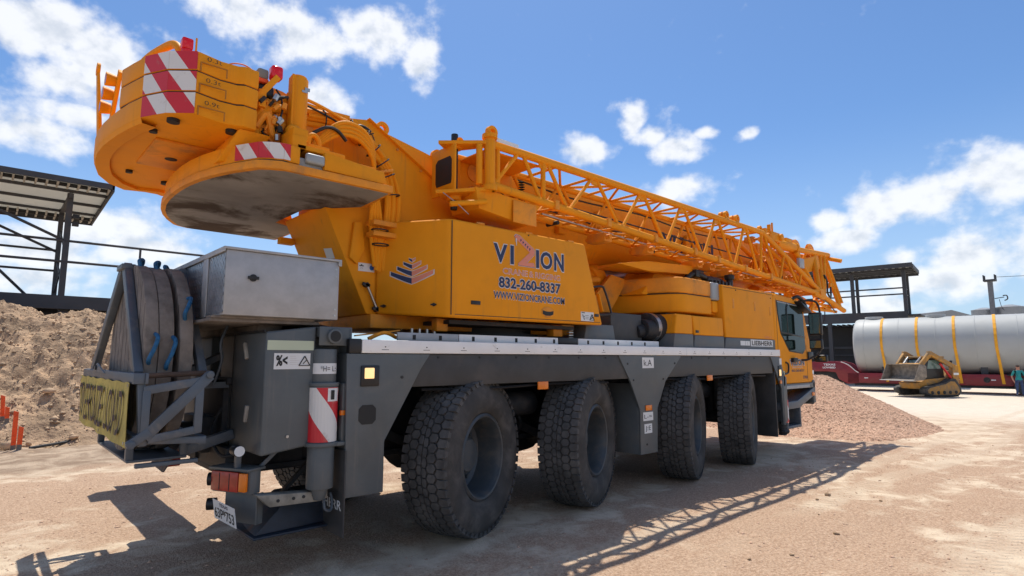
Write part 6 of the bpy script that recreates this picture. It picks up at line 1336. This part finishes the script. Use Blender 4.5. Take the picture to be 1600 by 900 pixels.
o = scatter('earth_clods', np.array(q), np.array(sz), CLOD, full=False, flat=.75, parent=dm); o['kind'] = 'stuff'
# single clods lying in front of the mound
for k in range(16):
    x, y = -3.4+k*.31+rng.uniform(-.2, .2), rng.uniform(8.9, 10.4); s1 = rng.uniform(.07, .16)
    o = scatter('dirt_clod', np.array([(0, 0, 0.)]), np.array([s1]), CLOD, full=True, flat=.7); o.location = (x, y, gz(x, y)+mound_h(x, y)+s1*.25)
    tag(o, 'large loose clod of earth lying at the foot of the dirt mound', 'clod', 'large clods at the foot of the mound')
# dark clods dropped on the open ground at right
for k, (x, y, s1) in enumerate(((4.6,-2.95,.035),(4.25,-2.95,.022),(4.75,-3.5,.02),(2.95,-3.6,.028),(1.6,-3.35,.024),(2.0,-3.55,.02),(3.6,-3.2,.016))):
    o = scatter('dirt_clod', np.array([(0, 0, 0.)]), np.array([s1]), MATS['mound_earth'], full=True, flat=.7); o.location = (x, y, gz(x, y)+s1*.35)
    tag(o, 'small dark clod lying on the open sunlit ground', 'clod', 'small clods on the open ground')

# ---- survey stakes and a length of bar in front of the mound
def stake(x, y, h, w_, label):
    b = MB(); b.hexa([(-w_/2,-.012,-.05), (w_/2,-.012,-.05), (w_/2,.012,-.05), (-w_/2,.012,-.05)], [(-w_/2,-.012,h), (w_/2,-.012,h-.03), (w_/2,.012,h-.03), (-w_/2,.012,h)])
    o = b.build('survey_stake', ORANGE, None, bev=.003); o.location = (x, y, gz(x, y)+max(0, mound_h(x, y)-.03)); o.rotation_euler = (R(rng.uniform(-3,3)), R(rng.uniform(-3,3)), R(-5)); tag(o, label, 'stake', 'orange survey stakes')
    b = MB(); b.box((-w_/2-.001,-.0125,-.05), (w_/2+.001,.0125,.09)); b.build('bare_stake_foot', WOOD, o)
stake(-2.86, 8.75, .73, .075, 'taller of the two near orange stakes at the mound'); stake(-2.78, 8.62, .43, .075, 'shorter stake beside the taller near orange stake')
stake(-3.02, 9.95, .52, .07, 'thin farther orange stake at the picture edge'); stake(-2.95, 9.85, .33, .07, 'shorter stake beside the farther orange stake')
b = MB(); b.path([(-2.62,8.75,.03),(-2.2,8.95,.05),(-1.75,9.2,.07)], .028, 8); o = b.build('steel_bar', DARK); tag(o, 'dark straight bar lying on the churned ground before the mound', 'bar')

# ---- steel platform with canopy behind the mound (left)
pf = tag(empty('steel_platform', (0, 17, 0)), 'dark steel platform with railing and slatted canopy above the dirt mound', 'platform')
def pp(nm, fn, m=DKSTEEL, bev=0, parent=None, root=pf):
    b = MB(); fn(b); o = b.build(nm, m, parent or root, bev=bev); return o
pp('deck_beam', lambda b: b.box((-16,0,3.28), (14,.18,3.70))); pp('deck_beam', lambda b: b.box((-16,2.6,3.28), (14,2.78,3.70))); pp('deck_floor', lambda b: b.box((-16,.18,3.62), (14,2.6,3.68)))
pp('under_beam', lambda b: b.box((-16,.6,2.9), (14,.72,3.2)))
for x in (-9.5,-5.6,-1.62): pp('leg', lambda b: b.box((x-.12,.2,-.2), (x+.12,.44,3.3)))
for x in (2.3,6.3): pp('leg', lambda b: b.box((x-.12,.2,-.2), (x+.12,.44,3.3)))
for z in (4.78,5.45): pp('rail', lambda b: b.tube((-16,.05,z-.0), (14,.05,z), .04, 8))
for z in (4.78,5.5): pp('rail', lambda b: b.tube((-16,2.7,z), (-1.7,2.7,z), .04, 8))
for x in (-7.6,-5.6,-3.6,.30,2.2,4.2): pp('rail_post', lambda b: b.box((x-.03,.02,3.7), (x+.03,.08,5.46)))
for x in (-9.4,-5.5,-1.72):
    pp('canopy_post', lambda b: b.bar((x,.1,3.66), (x,.1,7.0), .16, .16)); pp('canopy_post', lambda b: b.bar((x,2.7,3.66), (x,2.7,7.0), .14, .14))
    pp('post_brace', lambda b: (b.bar((x,.1,5.1), (x,2.7,6.2), .05, .05), b.bar((x,.1,4.0), (x,2.7,5.1), .05, .05), b.bar((x,2.7,4.0), (x,.1,5.0), .05, .05), b.bar((x,-.1,6.9), (x,2.9,6.9), .1, .16)))
for x in (-5.5,-9.4):
    pp('canopy_brace', lambda b: b.tube((x+.4,.1,6.95), (x+3.75,.1,5.45), .045, 8)); pp('canopy_brace', lambda b: b.tube((x+.4,2.7,6.95), (x+3.75,2.7,5.45), .045, 8)); pp('canopy_brace', lambda b: b.tube((x+1.6,2.7,5.4), (x+3.2,2.7,3.7), .045, 8))
rf = pp('canopy_roof', lambda b: b.hexa([(-16,-.95,7.20), (-.75,-.95,7.20), (-.75,3.75,6.92), (-16,3.75,6.92)], [(-16,-.95,7.23), (-.75,-.95,7.23), (-.75,3.75,6.95), (-16,3.75,6.95)]), ROOFW)
pp('canopy_edge', lambda b: (b.box((-16,-1.0,7.09), (-.7,-.94,7.26)), b.hexa([(-.76,-1.0,7.02), (-.70,-1.0,7.02), (-.70,3.8,6.76), (-.76,3.8,6.76)], [(-.76,-1.0,7.27), (-.70,-1.0,7.27), (-.70,3.8,6.99), (-.76,3.8,6.99)]), b.box((-16,3.74,6.74), (-.7,3.80,7.0))), DKSTEEL, 0, rf)
for k in range(3): pp('purlin', lambda b: b.box((-16,[.07,1.42,2.67][k],[7.04,6.96,6.89][k]), (-.75,[.15,1.50,2.75][k],[7.13,7.05,6.97][k])), DKSTEEL, 0, rf)
x = -15.9
while x < -.8:
    pp('roof_rib', lambda b: b.bar((x,-.9,7.10), (x,-.35,7.07), .05, .1), ROOFW, 0, rf); pp('roof_rib', lambda b: b.bar((x,3.0,6.87), (x,3.7,6.83), .05, .1), ROOFW, 0, rf); x += .26
for k in range(2): pp('eave_board', lambda b: b.box((-16,[-.62,3.25][k],[7.05,6.80][k]), (-.78,[-.56,3.31][k],[7.16,6.92][k])), DARK, 0, rf)
for zs_ in (6.2, 5.95): pp('siren', lambda b: b.box((-1.62,-.06,zs_), (-1.45,.1,zs_+.12)), DARK)
pp('hopper', lambda b: (b.hexa([(.1,.3,2.4), (1.0,.3,2.4), (1.0,1.6,2.4), (.1,1.6,2.4)], [(-.2,.2,3.3), (1.5,.2,3.3), (1.5,2.2,3.3), (-.2,2.2,3.3)]), b.box((-.3,.1,2.6), (-.15,.25,3.2)), b.box((.25,.1,2.7), (.4,.25,3.25)), b.box((.6,.1,2.7), (.7,.25,3.25))), DARK)

# ---- second platform with canopy over the dark shed (right, behind the tank)
p2 = tag(empty('shed_platform', (52, 0, -.4), TR), 'dark shed with roof platform and slatted canopy behind the grey tank', 'shed')
def p2p(nm, fn, m=DKSTEEL, bev=0, parent=None): return pp(nm, fn, m, bev, parent, p2)
p2p('shed_wall', lambda b: b.box((-30,2.5,-.2), (-5.8,2.7,5.0)), DKWALL); p2p('shed_side', lambda b: b.box((-5.95,.2,0), (-5.8,8,5.2)), DKWALL)
p2p('deck_beam', lambda b: b.box((-30,0,5.12), (-6.85,.25,5.95))); p2p('deck_floor', lambda b: b.box((-30,.25,5.6), (-6.0,8,5.7)))
for k in range(60): p2p('purlin', lambda b: b.box((-30+k*.40,.3,4.86), (-29.88+k*.40,2.4,5.05)), DKSTEEL)
p2p('wall_girt', lambda b: b.box((-30,2.3,3.0), (-5.9,2.5,3.2))); p2p('wall_girt', lambda b: b.box((-30,2.3,2.4), (-5.9,2.5,2.5)))
for x in (-19,-12.5,-6.2): p2p('column', lambda b: b.box((x-.15,.1,0), (x+.15,.4,5.2)))
for x in (-17.0,-10.6,-6.93):
    p2p('canopy_post', lambda b: b.box((x-.13,.05,5.7), (x+.13,.3,9.35))); p2p('canopy_post', lambda b: b.box((x-.11,2.3,5.7), (x+.11,2.55,9.2)))
for z in (7.35,7.85): p2p('rail', lambda b: b.tube((-30,.15,z), (-6.93,.15,z), .06, 8))
for z in (7.35,7.85): p2p('rail', lambda b: b.tube((-6.93,.15,z), (-6.93,2.4,z), .05, 8))
r2_ = p2p('canopy_roof', lambda b: b.hexa([(-30,-.8,9.60), (-6.25,-.8,9.60), (-6.25,3.6,9.45), (-30,3.6,9.45)], [(-30,-.8,9.64), (-6.25,-.8,9.64), (-6.25,3.6,9.49), (-30,3.6,9.49)]), ROOFW)
p2p('canopy_edge', lambda b: (b.box((-30,-.9,9.36), (-6.2,-.8,9.72)), b.box((-6.25,-.9,9.3), (-6.15,3.7,9.6)), b.box((-30,3.6,9.15), (-6.2,3.7,9.55))), DKSTEEL, 0, r2_)
for k in range(3): p2p('purlin', lambda b: b.box((-30,[.1,1.2,2.4][k],9.28), (-6.3,[.3,1.35,2.6][k],9.46)), DKSTEEL, 0, r2_)
x = -29.5
while x < -6.4: p2p('roof_rib', lambda b: b.box((x,-.7,9.40), (x+.22,.05,9.56)), DARK, 0, r2_); p2p('roof_rib', lambda b: b.box((x,2.7,9.3), (x+.22,3.5,9.44)), DARK, 0, r2_); x += .48
# ---- far buildings
b = MB(); b.prism([(-2.4,0),(2.7,0),(2.7,7.6),(-1.6,8.75),(-2.4,8.6)], 'y', -5, 5); o = b.build('distant_shed', GALV); o.location = (87.9, 12.3, -1.1); o.rotation_euler = (0,0,R(-42.5)); tag(o, 'distant grey sheet-metal shed roof rising behind the tank', 'building')
def silo(x, y, r, h, label):
    b = MB(); b.tube((0,0,0), (0,0,h), r, 28); o = b.build('grain_silo', GALV); o.location = (x, y, -.4); tag(o, label, 'silo', 'far galvanised silos')
    b = MB(); b.tube((0,0,h), (0,0,h+r*.22), r*1.03, 28, r2=.6); b.build('silo_roof', GALV, o)
    b = MB(); [b.lathe([(r,-.04),(r+.05,0),(r,.04)], (0,0,k), 'z', 28) for k in range(2, int(h), 2)]; b.build('silo_hoop', GALV, o)
    return o
for k, (px_, r, lab) in enumerate(((2.2,2.2,'left silo of the far galvanised pair beside the elevator leg'), (-3.0,2.6,'right silo of the far galvanised pair beside the elevator leg'))): silo(151.5, 14.6+px_*.8, r, 12.3+(.3 if k else 0), lab)
el_ = tag(empty('elevator_tower', (149, 14.6, -.4)), 'tall slim grain elevator leg rising above the far silos', 'tower')
b = MB(); b.box((-.42,-.4,0), (.42,.4,18.0)); b.build('shaft', mat('weathered_elevator_steel', (.13,.14,.16), .7), el_); b = MB(); b.box((-1.0,-1.0,18.0), (1.0,1.0,18.35)); [b.tube((a,c,18.3), (a,c,19.3), .1, 6) for a in (-.9,0,.9) for c in (-.9,.9)]; b.build('head_platform', DKSTEEL, el_)
b = MB(); b.bar((0,-.5,14.4), (0,-2.0,14.6), .15, .15); b.path([(0,-1.8,14.9),(0,-2.4,14.9),(0,-2.5,14.2),(0,-2.0,13.9)], .12, 6); b.path([(0,-1.2,14.2),(0,-1.5,12.5),(0,-2.2,11.5)], .05, 6); b.build('spout', DKSTEEL, el_)
b = MB(); b.path([(0,0,0),(0,-15,-.5),(0,-35,-.3),(0,-60,.6)], .05, 6); o = b.build('overhead_wire', DARK); o.location = (149,13.6,18.4); tag(o, 'thin overhead wire running right from the elevator leg', 'wire')
# ---- low far horizon: scrub line
q = np.array([(rng.uniform(150, 420), rng.uniform(-160, 260), rng.uniform(-.4, 2.5)) for _ in range(2500)])
o = scatter('far_scrub', q, rng.uniform(1.2, 3.2, len(q)), mat('far_scrub_green', (.07,.09,.045), .95, var=.4, vscale=.2), full=False, flat=.8); tag(o, 'low dull green scrub along the far horizon', 'scrub', kind='stuff')
